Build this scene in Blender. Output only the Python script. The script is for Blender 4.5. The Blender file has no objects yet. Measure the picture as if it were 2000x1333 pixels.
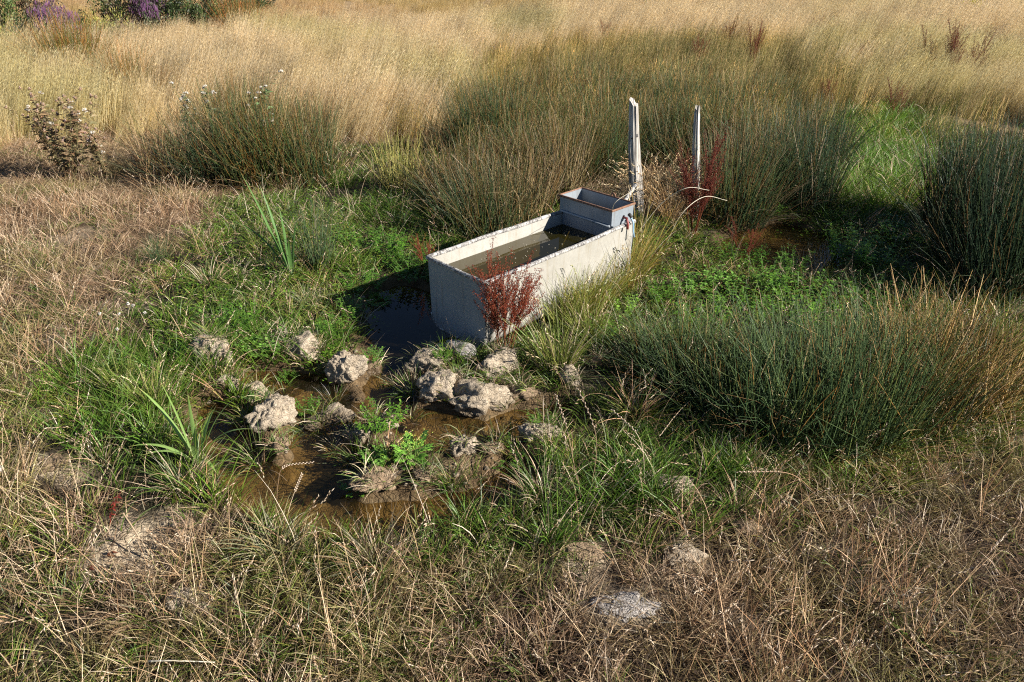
import bpy, math, random
import numpy as np
from mathutils import Vector, noise as mnoise

R = math.radians
rng = np.random.default_rng(11)
random.seed(11)
scene = bpy.context.scene
col = scene.collection

# ------------------------------------------------------------------ camera, sky, sun, exposure
CAM_H, CAM_F, CAM_PITCH = 2.30, 1560.0, R(28.2)
cam_data = bpy.data.cameras.new("camera")
cam_data.sensor_width = 36.0
cam_data.lens = CAM_F / 2000.0 * 36.0
cam_data.clip_start = 0.05
cam_data.clip_end = 2000.0
cam = bpy.data.objects.new("camera", cam_data)
col.objects.link(cam)
cam.location = (0, 0, CAM_H)
cam.rotation_euler = (R(90) - CAM_PITCH, 0, 0)
scene.camera = cam

SUN_AZ, SUN_EL = R(-20.0), R(28.0)           # where the sun stands, counted from +x; elevation
sun_dir = Vector((math.cos(SUN_AZ) * math.cos(SUN_EL), math.sin(SUN_AZ) * math.cos(SUN_EL), math.sin(SUN_EL)))
world = bpy.data.worlds.new("World")
scene.world = world
world.use_nodes = True
wn = world.node_tree
wn.nodes.clear()
sky = wn.nodes.new("ShaderNodeTexSky")
sky.sky_type = 'NISHITA'
sky.sun_disc = False
sky.sun_elevation = SUN_EL
sky.sun_rotation = math.atan2(sun_dir.x, sun_dir.y)
sky.air_density, sky.dust_density, sky.ozone_density = 0.75, 0.05, 2.5
sky.altitude = 1500.0
bg = wn.nodes.new("ShaderNodeBackground")
bg.inputs["Strength"].default_value = 0.052
wo = wn.nodes.new("ShaderNodeOutputWorld")
wn.links.new(sky.outputs[0], bg.inputs[0])
wn.links.new(bg.outputs[0], wo.inputs[0])

sun_data = bpy.data.lights.new("sun", 'SUN')
sun_data.energy = 5.0
sun_data.angle = R(0.53)
sun_data.color = (1.0, 0.95, 0.875)
sun = bpy.data.objects.new("sun", sun_data)
col.objects.link(sun)
sun.rotation_euler = (-sun_dir).to_track_quat('-Z', 'Y').to_euler()

vs = scene.view_settings
vs.view_transform = 'Standard'
vs.look = 'None'
vs.exposure = 1.2
vs.gamma = 1.0
cy = scene.cycles
cy.max_bounces = 5
cy.diffuse_bounces = 1
cy.glossy_bounces = 2
cy.transmission_bounces = 4
cy.transparent_max_bounces = 8
cy.caustics_reflective = False
cy.caustics_refractive = False
cy.sample_clamp_indirect = 4.0
cy.use_denoising = False
cy.pixel_filter_type = 'BLACKMAN_HARRIS'
cy.filter_width = 1.15
cy.use_adaptive_sampling = True
cy.adaptive_threshold = 0.012

# ------------------------------------------------------------------ helpers
def at(px, py, z=0.0):
    """the place on the level z that the photograph shows at (px, py)"""
    x = (px - 1000.0) / CAM_F
    y = -(py - 666.5) / CAM_F
    c, s = math.cos(CAM_PITCH), math.sin(CAM_PITCH)
    dx, dy, dz = x, c + y * s, -s + y * c
    t = (z - CAM_H) / dz
    return Vector((dx * t, dy * t, z))

def px_per_m(p):
    c, s = math.cos(CAM_PITCH), math.sin(CAM_PITCH)
    return CAM_F / (p[1] * c - (p[2] - CAM_H) * s)

def hash2(ix, iy, seed):
    h = (ix.astype(np.int64) * 374761393 + iy.astype(np.int64) * 668265263 + seed * 144665) & 0x7fffffff
    h = ((h ^ (h >> 13)) * 1274126177) & 0x7fffffff
    return ((h ^ (h >> 16)) & 0xffff) / 65535.0

def vnoise(x, y, seed=0):
    x = np.asarray(x, float); y = np.asarray(y, float)
    ix, iy = np.floor(x), np.floor(y)
    fx, fy = x - ix, y - iy
    fx = fx * fx * (3 - 2 * fx); fy = fy * fy * (3 - 2 * fy)
    a = hash2(ix, iy, seed); b = hash2(ix + 1, iy, seed)
    c = hash2(ix, iy + 1, seed); d = hash2(ix + 1, iy + 1, seed)
    return (a + (b - a) * fx) * (1 - fy) + (c + (d - c) * fx) * fy

def fbm(x, y, seed=0, octaves=4):
    s, a, t = 0.0, 0.5, 0.0
    for k in range(octaves):
        s = s + a * vnoise(np.asarray(x) * 2 ** k, np.asarray(y) * 2 ** k, seed + k * 17)
        t += a; a *= 0.5
    return s / t

def sstep(a, b, v):
    t = np.clip((np.asarray(v, float) - a) / (b - a), 0, 1)
    return t * t * (3 - 2 * t)

def poly_world(pts, z=0.0):
    return np.array([at(px, py, z)[:2] for px, py in pts])

def sdf(poly, x, y):
    """signed distance to a polygon in the ground plane, positive inside"""
    x = np.asarray(x, float); y = np.asarray(y, float)
    d = np.full(x.shape, 1e9); inside = np.zeros(x.shape, bool)
    n = len(poly)
    for i in range(n):
        ax, ay = poly[i]; bx, by = poly[(i + 1) % n]
        ex, ey = bx - ax, by - ay
        t = np.clip(((x - ax) * ex + (y - ay) * ey) / (ex * ex + ey * ey + 1e-12), 0, 1)
        d = np.minimum(d, np.hypot(x - ax - t * ex, y - ay - t * ey))
        cond = ((ay > y) != (by > y)) & (x < (bx - ax) * (y - ay) / (by - ay + 1e-12) + ax)
        inside ^= cond
    return np.where(inside, d, -d)

# ------------------------------------------------------------------ the plan of the ground
PUDDLE = poly_world([(398, 715), (470, 700), (560, 712), (640, 690), (690, 640), (672, 580), (700, 545), (760, 535),
                     (840, 560), (870, 640), (850, 700), (905, 735), (1010, 745), (1105, 765), (1140, 800), (1090, 860),
                     (1010, 900), (1030, 950), (950, 985), (800, 995), (690, 1020), (590, 1015), (500, 975),
                     (435, 890), (402, 800)])
POCKETS = [poly_world(q) for q in (
    [(738, 566), (778, 552), (838, 565), (872, 640), (850, 690), (800, 712), (752, 695), (735, 650), (728, 605)],
    [(735, 690), (800, 705), (795, 765), (765, 795), (735, 760)],
    [(480, 722), (560, 720), (640, 735), (652, 765), (600, 790), (540, 785), (490, 760)],
    [(630, 740), (665, 770), (720, 800), (690, 835), (645, 835), (600, 790)],
    [(770, 785), (860, 805), (950, 815), (1010, 800), (1110, 785), (1135, 805), (1085, 835), (980, 850), (900, 870), (800, 850)],
    [(585, 825), (670, 820), (690, 880), (665, 930), (645, 955), (700, 980), (820, 970), (945, 950), (1005, 900), (1035, 935), (965, 990), (820, 1010), (690, 1028),
     (590, 1018), (500, 980), (448, 915), (480, 888), (560, 920), (590, 890)],
    [(402, 785), (450, 800), (472, 850), (458, 892), (420, 870)])]
POOL = poly_world([(1432, 440), (1530, 428), (1630, 450), (1650, 500), (1610, 532), (1520, 535), (1450, 510), (1415, 480)])
BRIGHT = poly_world([(1610, 235), (1700, 222), (1800, 230), (1835, 330), (1790, 430), (1640, 420), (1590, 330)])
GREEN = poly_world([(640, 285), (900, 268), (1000, 320), (1200, 430), (1500, 440), (1590, 330), (1640, 225), (1830, 235),
                    (2000, 290), (2600, 330), (2600, 860), (1980, 890), (1700, 935), (1500, 960), (1400, 1000),
                    (1330, 1060), (1050, 1110), (800, 1095), (600, 1100), (420, 1050), (260, 1000), (150, 900), (110, 760),
                    (170, 650), (240, 570), (300, 480), (390, 410), (430, 370), (560, 380), (640, 330)])
GREEN_SW = poly_world([(-300, 980), (60, 960), (180, 1000), (230, 1120), (280, 1333), (200, 1500), (-300, 1500)])
TALL = np.vstack([poly_world([(-500, 100), (0, 48), (140, 46), (250, 42), (330, 34), (400, 28), (480, 19), (540, 16), (1000, 4), (1150, -12), (2600, -25)], 0.55),
                  poly_world([(2600, 300), (2000, 255), (1830, 225), (1640, 215), (1560, 160), (1480, 110), (1200, 95), (940, 130),
                              (910, 258), (880, 272), (760, 282), (640, 285), (600, 250), (430, 245), (290, 262), (250, 275), (60, 285), (-60, 320), (-500, 345)])])
MEADOW = poly_world([(940, 130), (1200, 95), (1480, 75), (1700, 120), (1850, 215), (1640, 270), (1500, 330), (1300, 300), (1000, 330), (915, 258)])
BARE = [(poly_world(p), s) for p, s in (
    ([(180, 1040), (250, 1005), (330, 1020), (400, 1040), (395, 1085), (320, 1110), (230, 1145), (175, 1110)], .10),
    ([(1090, 1075), (1150, 1055), (1190, 1095), (1140, 1125), (1090, 1110)], .05),
    ([(1150, 1165), (1230, 1150), (1290, 1185), (1260, 1235), (1170, 1225)], .05),
    ([(1285, 1075), (1340, 1060), (1375, 1095), (1340, 1130), (1290, 1120)], .05),
    ([(320, 1175), (400, 1165), (420, 1200), (350, 1210)], .05),
    ([(60, 880), (150, 905), (140, 950), (60, 940)], .06))]
WATER_Z = -0.05

# dried mud clods: centre of the base, width, height in photograph pixels, flattening along the view, wetness
CLODS = [
    # px, py, w, h, tone, squash, label
    (428, 738, 76, 86, 0, .9, "rounded dry mud clod at the puddle's left bank, below a smaller brown one"),
    (408, 708, 44, 34, 1, .9, "small flat brown mud lump on the left bank behind a rounded clod"),
    (490, 790, 78, 92, 0, .8, "dry mud clod with grey-green weeds on it, left of the puddle"),
    (538, 850, 92, 84, 0, .8, "pale cracked mud clod standing at the left of the brown water"),
    (648, 828, 84, 74, 0, .8, "low pale mud clod in the middle of the puddle, cracked on top"),
    (590, 718, 92, 74, 0, .8, "mud clod with a dry grass tuft on top, far side of the puddle"),
    (678, 758, 78, 88, 0, .8, "tall pale lumpy mud clod left of the dark blue water"),
    (722, 730, 56, 42, 1, .8, "small weedy mud clod touching the tall pale clod"),
    (842, 735, 100, 70, 0, .8, "smooth pale mud clod right of the dark blue water"),
    (858, 788, 100, 76, 0, .8, "knobbly pale clod at the left end of the long mud bank"),
    (950, 806, 130, 78, 0, .75, "largest pale mud clod, below the rust-red dock by the trough"),
    (975, 752, 84, 76, 0, .8, "mud clod under the rust-red dock, half hidden by grass"),
    (1112, 772, 46, 56, 0, .8, "small upright mud clod right of the long mud bank"),
    (706, 872, 74, 66, 0, .75, "pale mud clod under a grass tuft, centre of the puddle"),
    (748, 858, 70, 56, 0, .75, "mud clod carrying the lush bright green herb in the puddle"),
    (905, 908, 72, 66, 0, .8, "pale knobbly mud clod right of the bright green rosette"),
    (728, 972, 84, 46, 1, .8, "brown crumbly mud clod at the near side of the puddle"),
    (1056, 880, 82, 78, 0, .8, "pale mud clod at the right bank of the puddle"),
    (552, 900, 44, 44, 1, .8, "small wet brown mud lump beside the left grass tussock"),
    (478, 835, 36, 36, 1, .8, "small dark brown mud lump left of the pale cracked clod"),
    (1160, 735, 40, 44, 1, .8, "small brown mud lump among green leaves right of the dock"),
    (1312, 980, 70, 54, 0, .8, "dry fissured mud clod in the grass below the rush bank"),
    (1332, 1112, 80, 44, 0, .8, "bright dry mud clod in the straw, right of two others"),
    (1130, 1118, 80, 32, 1, .8, "low dry mud clod in the straw near the green grass edge"),
    (1214, 1224, 110, 30, 2, .7, "broad grey crumbling mud clod in the foreground straw"),
    (1452, 1062, 64, 36, 1, .8, "low brown mud clod under tall straw at the lower right"),
    (365, 1055, 60, 18, 1, .9, "dark-sided mud lump at the right end of the bare patch"),
    (366, 1200, 56, 24, 0, .9, "small yellowish mud lump below the bare patch"),
    (100, 925, 80, 22, 1, .9, "low mud lump in dry turf near the pale wood chunk"),
    (560, 762, 44, 30, 1, .9, "small mud lump in the far brown water below the tufted clod"),
    (612, 838, 40, 30, 0, .9, "small pale lump left of the low cracked clod"),
    (770, 760, 46, 34, 1, .9, "low muddy lump between the tall pale clod and the smooth one"),
    (800, 825, 48, 30, 1, .9, "small brown lump left of the long mud bank's foot"),
    (905, 772, 70, 60, 0, .8, "pale lump joining the two ends of the long mud bank"),
    (1020, 792, 54, 44, 1, .8, "brown lump at the right end of the long mud bank"),
    (965, 905, 46, 36, 1, .9, "small brown lump right of the pale knobbly clod"),
    (830, 952, 54, 30, 1, .9, "flat brown lump on the near mud between brown and pale clods"),
    (655, 880, 40, 30, 1, .9, "small wet lump left of the puddle's centre clods"),
    (450, 770, 44, 40, 0, .9, "small pale clod between the rounded left bank clod and the weedy one"),
    (1085, 845, 40, 34, 1, .9, "small brown lump behind the right bank clod"),
    (600, 965, 40, 12, 1, .9, "barely surfacing brown mud lump in the nearest brown water"),
]
clod_xy = np.array([at(c[0], c[1] - c[3] * .15, WATER_Z)[:2] for c in CLODS])
clod_r = np.array([c[2] / px_per_m(at(c[0], c[1])) * .5 for c in CLODS])

TROUGH_ORIGIN, TROUGH_ROT = Vector((-0.511, 4.527, 0.0)), R(-46.0)
TU = np.array([math.cos(TROUGH_ROT), math.sin(TROUGH_ROT)])
TV = np.array([-TU[1], TU[0]])
TROUGH_W, TROUGH_L, TROUGH_H = 0.52, 1.42, 0.451

def trough_uv(x, y):
    dx, dy = np.asarray(x) - TROUGH_ORIGIN.x, np.asarray(y) - TROUGH_ORIGIN.y
    return dx * TU[0] + dy * TU[1], dx * TV[0] + dy * TV[1]

def in_trough(x, y, m=0.0):
    u, v = trough_uv(x, y)
    return (u > -m) & (u < TROUGH_W + m) & (v > -m) & (v < TROUGH_L + m)

def ground_z(x, y):
    x = np.asarray(x, float); y = np.asarray(y, float)
    z = (fbm(x * 1.3, y * 1.3, 3, 4) - .5) * .10 + (fbm(x * 6, y * 6, 9, 3) - .5) * .045
    near = 1 - sstep(6, 12, np.abs(y - 3))
    z = z * (.5 + .5 * near)
    wob = (fbm(x * 3, y * 3, 21, 3) - .5) * .22
    mz = sstep(-.12, .12, sdf(PUDDLE, x, y) + wob)
    z = z * (1 - .55 * mz) - .012 * mz + mz * ((fbm(x * 15, y * 15, 23, 3) - .5) * .055 - .022 * sstep(.55, .75, vnoise(x * 11, y * 11, 24)))
    wet = sstep(-.07, .07, pool_depth(x, y))
    z = z * (1 - .7 * wet) - .115 * wet
    dx = x[..., None] - clod_xy[:, 0]; dy = y[..., None] - clod_xy[:, 1]
    lift = np.exp(-((dx ** 2 + dy ** 2) / (clod_r * 1.15) ** 2)).max(-1)
    z = z + lift * .035
    u, v = trough_uv(x, y)
    tr = sstep(-.12, .06, np.minimum(np.minimum(u, TROUGH_W - u), np.minimum(v, TROUGH_L - v)))
    z = z * (1 - tr) - .055 * tr
    far = np.maximum(y - 30, 0)
    z = z + far * .045 + np.maximum(far - 60, 0) * .03
    return z

def gz(x, y):
    return float(ground_z(np.array([x]), np.array([y]))[0])

def pool_depth(x, y):
    d = sdf(POOL, x, y) * .8 + (fbm(x * 3, y * 3, 21, 3) - .5) * .16
    for q in POCKETS:
        d = np.maximum(d, sdf(q, x, y) + .05 + (fbm(x * 7, y * 7, 22, 3) - .5) * .08)
    return d

# ------------------------------------------------------------------ materials
def new_mat(name):
    m = bpy.data.materials.new(name)
    m.use_nodes = True
    nt = m.node_tree
    nt.nodes.clear()
    out = nt.nodes.new("ShaderNodeOutputMaterial")
    return m, nt, out

def N(nt, kind, **kw):
    n = nt.nodes.new(kind)
    for k, v in kw.items():
        setattr(n, k, v)
    return n

def mixc(nt, a, b, fac, blend='MIX'):
    n = nt.nodes.new("ShaderNodeMix")
    n.data_type = 'RGBA'; n.blend_type = blend
    for sock, v in ((0, fac), (6, a), (7, b)):
        if isinstance(v, bpy.types.NodeSocket):
            nt.links.new(v, n.inputs[sock])
        elif sock == 0:
            n.inputs[0].default_value = v
        else:
            n.inputs[sock].default_value = (*v, 1) if len(v) == 3 else v
    return n.outputs[2]

def noise_tex(nt, scale, detail=5, rough=.55, coord=None, dist=0.0):
    n = N(nt, "ShaderNodeTexNoise")
    n.inputs["Scale"].default_value = scale
    n.inputs["Detail"].default_value = detail
    n.inputs["Roughness"].default_value = rough
    n.inputs["Distortion"].default_value = dist
    if coord is not None:
        nt.links.new(coord, n.inputs["Vector"])
    return n

def ramp(nt, fac, stops):
    n = N(nt, "ShaderNodeValToRGB")
    e = n.color_ramp.elements
    while len(e) < len(stops):
        e.new(.5)
    for k, (p, c) in enumerate(stops):
        e[k].position = p
        e[k].color = (*c, 1) if len(c) == 3 else c
    nt.links.new(fac, n.inputs[0])
    return n.outputs[0]

def plant_material(name, instanced, translucency=.28, rough=.45):
    m, nt, out = new_mat(name)
    a = N(nt, "ShaderNodeAttribute", attribute_name="col")
    if instanced:
        t = N(nt, "ShaderNodeAttribute", attribute_name="tint", attribute_type='INSTANCER')
        tint = t.outputs["Color"]
    else:
        o = N(nt, "ShaderNodeObjectInfo")
        tint = o.outputs["Color"]
    c = mixc(nt, a.outputs["Color"], tint, 1.0, 'MULTIPLY')
    p = N(nt, "ShaderNodeBsdfPrincipled")
    nt.links.new(c, p.inputs["Base Color"])
    p.inputs["Roughness"].default_value = rough
    p.inputs["Specular IOR Level"].default_value = .35
    tr = N(nt, "ShaderNodeBsdfTranslucent")
    nt.links.new(c, tr.inputs["Color"])
    mx = N(nt, "ShaderNodeMixShader")
    mx.inputs[0].default_value = translucency
    nt.links.new(p.outputs[0], mx.inputs[1])
    nt.links.new(tr.outputs[0], mx.inputs[2])
    nt.links.new(mx.outputs[0], out.inputs[0])
    return m

M_INST = plant_material("plant_instanced", True, .48)
M_PLANT = plant_material("plant", False)

def ground_material():
    m, nt, out = new_mat("soil")
    a = N(nt, "ShaderNodeAttribute", attribute_name="col")
    tc = N(nt, "ShaderNodeTexCoord")
    n1 = noise_tex(nt, 14, 8, .65, tc.outputs["Object"])
    n2 = noise_tex(nt, 90, 4, .6, tc.outputs["Object"])
    c = mixc(nt, a.outputs["Color"], ramp(nt, n1.outputs[0], [(.3, (.45, .42, .40)), (.7, (1.25, 1.22, 1.18))]), 1, 'MULTIPLY')
    c = mixc(nt, c, ramp(nt, n2.outputs[0], [(.35, (.6, .58, .55)), (.65, (1.2, 1.2, 1.2))]), 1, 'MULTIPLY')
    p = N(nt, "ShaderNodeBsdfPrincipled")
    nt.links.new(c, p.inputs["Base Color"])
    p.inputs["Roughness"].default_value = .85
    p.inputs["Specular IOR Level"].default_value = .2
    v = N(nt, "ShaderNodeTexVoronoi", feature='DISTANCE_TO_EDGE')
    v.inputs["Scale"].default_value = 28
    nt.links.new(tc.outputs["Object"], v.inputs["Vector"])
    crack = ramp(nt, v.outputs["Distance"], [(0, (0, 0, 0)), (.08, (1, 1, 1))])
    h = mixc(nt, n1.outputs[0], crack, .25)
    h = mixc(nt, h, n2.outputs[0], .3)
    b = N(nt, "ShaderNodeBump")
    b.inputs["Strength"].default_value = .8
    b.inputs["Distance"].default_value = .03
    nt.links.new(h, b.inputs["Height"])
    nt.links.new(b.outputs[0], p.inputs["Normal"])
    nt.links.new(p.outputs[0], out.inputs[0])
    return m

def mud_material(name, dry, pale, wet):
    """cracked mud: pale and dry on top, wet and dark within a hand of the water"""
    m, nt, out = new_mat(name)
    tc = N(nt, "ShaderNodeTexCoord")
    g = N(nt, "ShaderNodeNewGeometry")
    n1 = noise_tex(nt, 20, 8, .65, g.outputs["Position"])
    n2 = noise_tex(nt, 120, 5, .6, g.outputs["Position"])
    n3 = noise_tex(nt, 8, 3, .5, g.outputs["Position"])
    c = mixc(nt, dry, pale, ramp(nt, n1.outputs[0], [(.35, (0, 0, 0)), (.65, (1, 1, 1))]))
    c = mixc(nt, c, ramp(nt, n2.outputs[0], [(.3, (.55, .52, .5)), (.65, (1.1, 1.1, 1.1))]), 1, 'MULTIPLY')
    sep = N(nt, "ShaderNodeSeparateXYZ")
    nt.links.new(g.outputs["Position"], sep.inputs[0])
    add = N(nt, "ShaderNodeMath", operation='MULTIPLY_ADD')
    nt.links.new(n3.outputs[0], add.inputs[0])
    add.inputs[1].default_value = -.10
    nt.links.new(sep.outputs["Z"], add.inputs[2])
    mr = N(nt, "ShaderNodeMapRange")
    mr.inputs["From Min"].default_value = -.10
    mr.inputs["From Max"].default_value = -.035
    nt.links.new(add.outputs[0], mr.inputs["Value"])
    c = mixc(nt, wet, c, mr.outputs[0])
    p = N(nt, "ShaderNodeBsdfPrincipled")
    nt.links.new(c, p.inputs["Base Color"])
    rr = ramp(nt, mr.outputs[0], [(0, (.35, .35, .35)), (1, (.9, .9, .9))])
    nt.links.new(rr, p.inputs["Roughness"])
    p.inputs["Specular IOR Level"].default_value = .25
    v = N(nt, "ShaderNodeTexVoronoi", feature='DISTANCE_TO_EDGE')
    v.inputs["Scale"].default_value = 45
    vn = noise_tex(nt, 15, 3, .5, g.outputs["Position"])
    vm = mixc(nt, g.outputs["Position"], vn.outputs["Color"], .06)
    nt.links.new(vm, v.inputs["Vector"])
    crack = ramp(nt, v.outputs["Distance"], [(0, (0, 0, 0)), (.10, (1, 1, 1))])
    h = mixc(nt, n1.outputs[0], crack, .35)
    h = mixc(nt, h, n2.outputs[0], .35)
    b = N(nt, "ShaderNodeBump")
    b.inputs["Strength"].default_value = .9
    b.inputs["Distance"].default_value = .014
    nt.links.new(h, b.inputs["Height"])
    nt.links.new(b.outputs[0], p.inputs["Normal"])
    nt.links.new(p.outputs[0], out.inputs[0])
    return m

M_SOIL = ground_material()
M_MUD = [mud_material("dry_mud", (.30, .24, .165), (.43, .36, .27), (.075, .05, .022)),
         mud_material("brown_mud", (.20, .14, .085), (.30, .22, .14), (.06, .038, .016)),
         mud_material("grey_mud", (.30, .27, .24), (.44, .40, .36), (.075, .055, .035))]

def water_material(name, tint, murk, murk_amount, bump):
    m, nt, out = new_mat(name)
    tr = N(nt, "ShaderNodeBsdfTransparent")
    tr.inputs[0].default_value = (*tint, 1)
    df = N(nt, "ShaderNodeBsdfDiffuse")
    df.inputs[0].default_value = (*murk, 1)
    body = N(nt, "ShaderNodeMixShader")
    body.inputs[0].default_value = murk_amount
    nt.links.new(tr.outputs[0], body.inputs[1]); nt.links.new(df.outputs[0], body.inputs[2])
    gl = N(nt, "ShaderNodeBsdfGlossy")
    gl.inputs["Roughness"].default_value = .015
    lw = N(nt, "ShaderNodeLayerWeight")                  # Schlick's curve, the same from above and from below
    lw.inputs["Blend"].default_value = .5
    pw = N(nt, "ShaderNodeMath", operation='POWER')
    nt.links.new(lw.outputs["Facing"], pw.inputs[0])
    pw.inputs[1].default_value = 5.0
    fr = N(nt, "ShaderNodeMath", operation='MULTIPLY_ADD')
    nt.links.new(pw.outputs[0], fr.inputs[0])
    fr.inputs[1].default_value = .98
    fr.inputs[2].default_value = .02
    tc = N(nt, "ShaderNodeTexCoord")
    n = noise_tex(nt, 6, 3, .5, tc.outputs["Object"])
    b = N(nt, "ShaderNodeBump")
    b.inputs["Strength"].default_value = bump
    b.inputs["Distance"].default_value = .01
    nt.links.new(n.outputs[0], b.inputs["Height"])
    nt.links.new(b.outputs[0], gl.inputs["Normal"]); nt.links.new(b.outputs[0], lw.inputs["Normal"])
    mx = N(nt, "ShaderNodeMixShader")
    nt.links.new(fr.outputs[0], mx.inputs[0])
    nt.links.new(body.outputs[0], mx.inputs[1]); nt.links.new(gl.outputs[0], mx.inputs[2])
    nt.links.new(mx.outputs[0], out.inputs[0])
    return m

M_WATER = water_material("puddle_water", (.74, .65, .46), (.085, .065, .03), .08, .08)
M_TWATER = water_material("trough_water", (.42, .35, .12), (.035, .03, .007), .42, .05)

def metal_material(name, base, pale, stain, stain_amount, metallic=.5, bump=.10):
    m, nt, out = new_mat(name)
    tc = N(nt, "ShaderNodeTexCoord")
    n1 = noise_tex(nt, 5, 6, .6, tc.outputs["Object"])
    n2 = noise_tex(nt, 60, 4, .6, tc.outputs["Object"])
    mp = N(nt, "ShaderNodeMapping")
    mp.inputs["Scale"].default_value = (26, 26, 2.2)
    nt.links.new(tc.outputs["Object"], mp.inputs[0])
    n3 = noise_tex(nt, 1.0, 5, .6, mp.outputs[0])
    c = mixc(nt, base, pale, ramp(nt, n1.outputs[0], [(.35, (0, 0, 0)), (.62, (1, 1, 1))]))
    c = mixc(nt, c, ramp(nt, n2.outputs[0], [(.3, (.92, .92, .92)), (.6, (1.03, 1.03, 1.03))]), 1, 'MULTIPLY')
    fac = ramp(nt, n3.outputs[0], [(.55, (0, 0, 0)), (.78, (stain_amount,) * 3)])
    c = mixc(nt, c, stain, fac)
    spots = noise_tex(nt, 24, 6, .7, tc.outputs["Object"])
    c = mixc(nt, c, (.16, .12, .08), ramp(nt, spots.outputs[0], [(.66, (0, 0, 0)), (.74, (.7 * stain_amount + .15,) * 3)]))
    p = N(nt, "ShaderNodeBsdfPrincipled")
    nt.links.new(c, p.inputs["Base Color"])
    p.inputs["Metallic"].default_value = metallic
    p.inputs["Roughness"].default_value = .5
    b = N(nt, "ShaderNodeBump")
    b.inputs["Strength"].default_value = bump
    b.inputs["Distance"].default_value = .003
    nt.links.new(mixc(nt, n1.outputs[0], n2.outputs[0], .4), b.inputs["Height"])
    nt.links.new(b.outputs[0], p.inputs["Normal"])
    nt.links.new(p.outputs[0], out.inputs[0])
    return m

def rim_material():
    m, nt, out = new_mat("lichened_zinc_rim")
    tc = N(nt, "ShaderNodeTexCoord")
    n1 = noise_tex(nt, 70, 6, .7, tc.outputs["Object"])
    n2 = noise_tex(nt, 14, 4, .6, tc.outputs["Object"])
    c = ramp(nt, n1.outputs[0], [(.36, (.04, .036, .032)), (.47, (.16, .15, .14)), (.57, (.36, .34, .31)), (.68, (.60, .58, .54))])
    c = mixc(nt, c, (.62, .60, .55), ramp(nt, n2.outputs[0], [(.55, (0, 0, 0)), (.66, (.5, .5, .5))]))
    p = N(nt, "ShaderNodeBsdfPrincipled")
    nt.links.new(c, p.inputs["Base Color"])
    p.inputs["Roughness"].default_value = .75
    b = N(nt, "ShaderNodeBump")
    b.inputs["Strength"].default_value = .6
    b.inputs["Distance"].default_value = .004
    nt.links.new(n1.outputs[0], b.inputs["Height"])
    nt.links.new(b.outputs[0], p.inputs["Normal"])
    nt.links.new(p.outputs[0], out.inputs[0])
    return m

def simple_material(name, c1, c2, scale=30, rough=.7, metallic=0.0, bump=.4, stretch=(1, 1, 1)):
    m, nt, out = new_mat(name)
    tc = N(nt, "ShaderNodeTexCoord")
    mp = N(nt, "ShaderNodeMapping")
    mp.inputs["Scale"].default_value = stretch
    nt.links.new(tc.outputs["Object"], mp.inputs[0])
    n1 = noise_tex(nt, scale, 7, .65, mp.outputs[0])
    c = ramp(nt, n1.outputs[0], [(.32, c1), (.66, c2)])
    p = N(nt, "ShaderNodeBsdfPrincipled")
    nt.links.new(c, p.inputs["Base Color"])
    p.inputs["Roughness"].default_value = rough
    p.inputs["Metallic"].default_value = metallic
    b = N(nt, "ShaderNodeBump")
    b.inputs["Strength"].default_value = bump
    b.inputs["Distance"].default_value = .006
    nt.links.new(n1.outputs[0], b.inputs["Height"])
    nt.links.new(b.outputs[0], p.inputs["Normal"])
    nt.links.new(p.outputs[0], out.inputs[0])
    return m

M_ZINC = metal_material("galvanised_steel", (.33, .31, .265), (.39, .37, .325), (.24, .18, .10), .55, .12)
M_ZINC_SHADED = metal_material("shaded_stained_galvanised_steel", (.20, .225, .245), (.25, .275, .295), (.12, .08, .05), .5, .12, .03)  # stained steel again, darker and bluer: the shade is put into its colour
M_RIM = rim_material()
M_RUST = simple_material("rust", (.10, .045, .025), (.28, .15, .09), 60, .9)
M_WOOD = simple_material("weathered_wood", (.07, .06, .05), (.62, .57, .50), 8, .9, 0, .8, (5, 5, .35))
M_PIPE = simple_material("pale_pipe", (.16, .15, .14), (.46, .44, .40), 40, .6, .1)
M_STONE = simple_material("footing_stone", (.16, .14, .12), (.42, .39, .36), 22, .9, 0, .9)
M_BLUE = simple_material("blue_plastic", (.16, .33, .50), (.35, .50, .62), 20, .5)
M_RED = simple_material("dull_red_plastic", (.14, .02, .02), (.22, .04, .03), 20, .5)
M_DARK = simple_material("dark_rubber", (.02, .02, .02), (.05, .045, .04), 20, .7)
M_WHITE = simple_material("white_paint", (.65, .64, .60), (.80, .79, .75), 20, .6)

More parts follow.
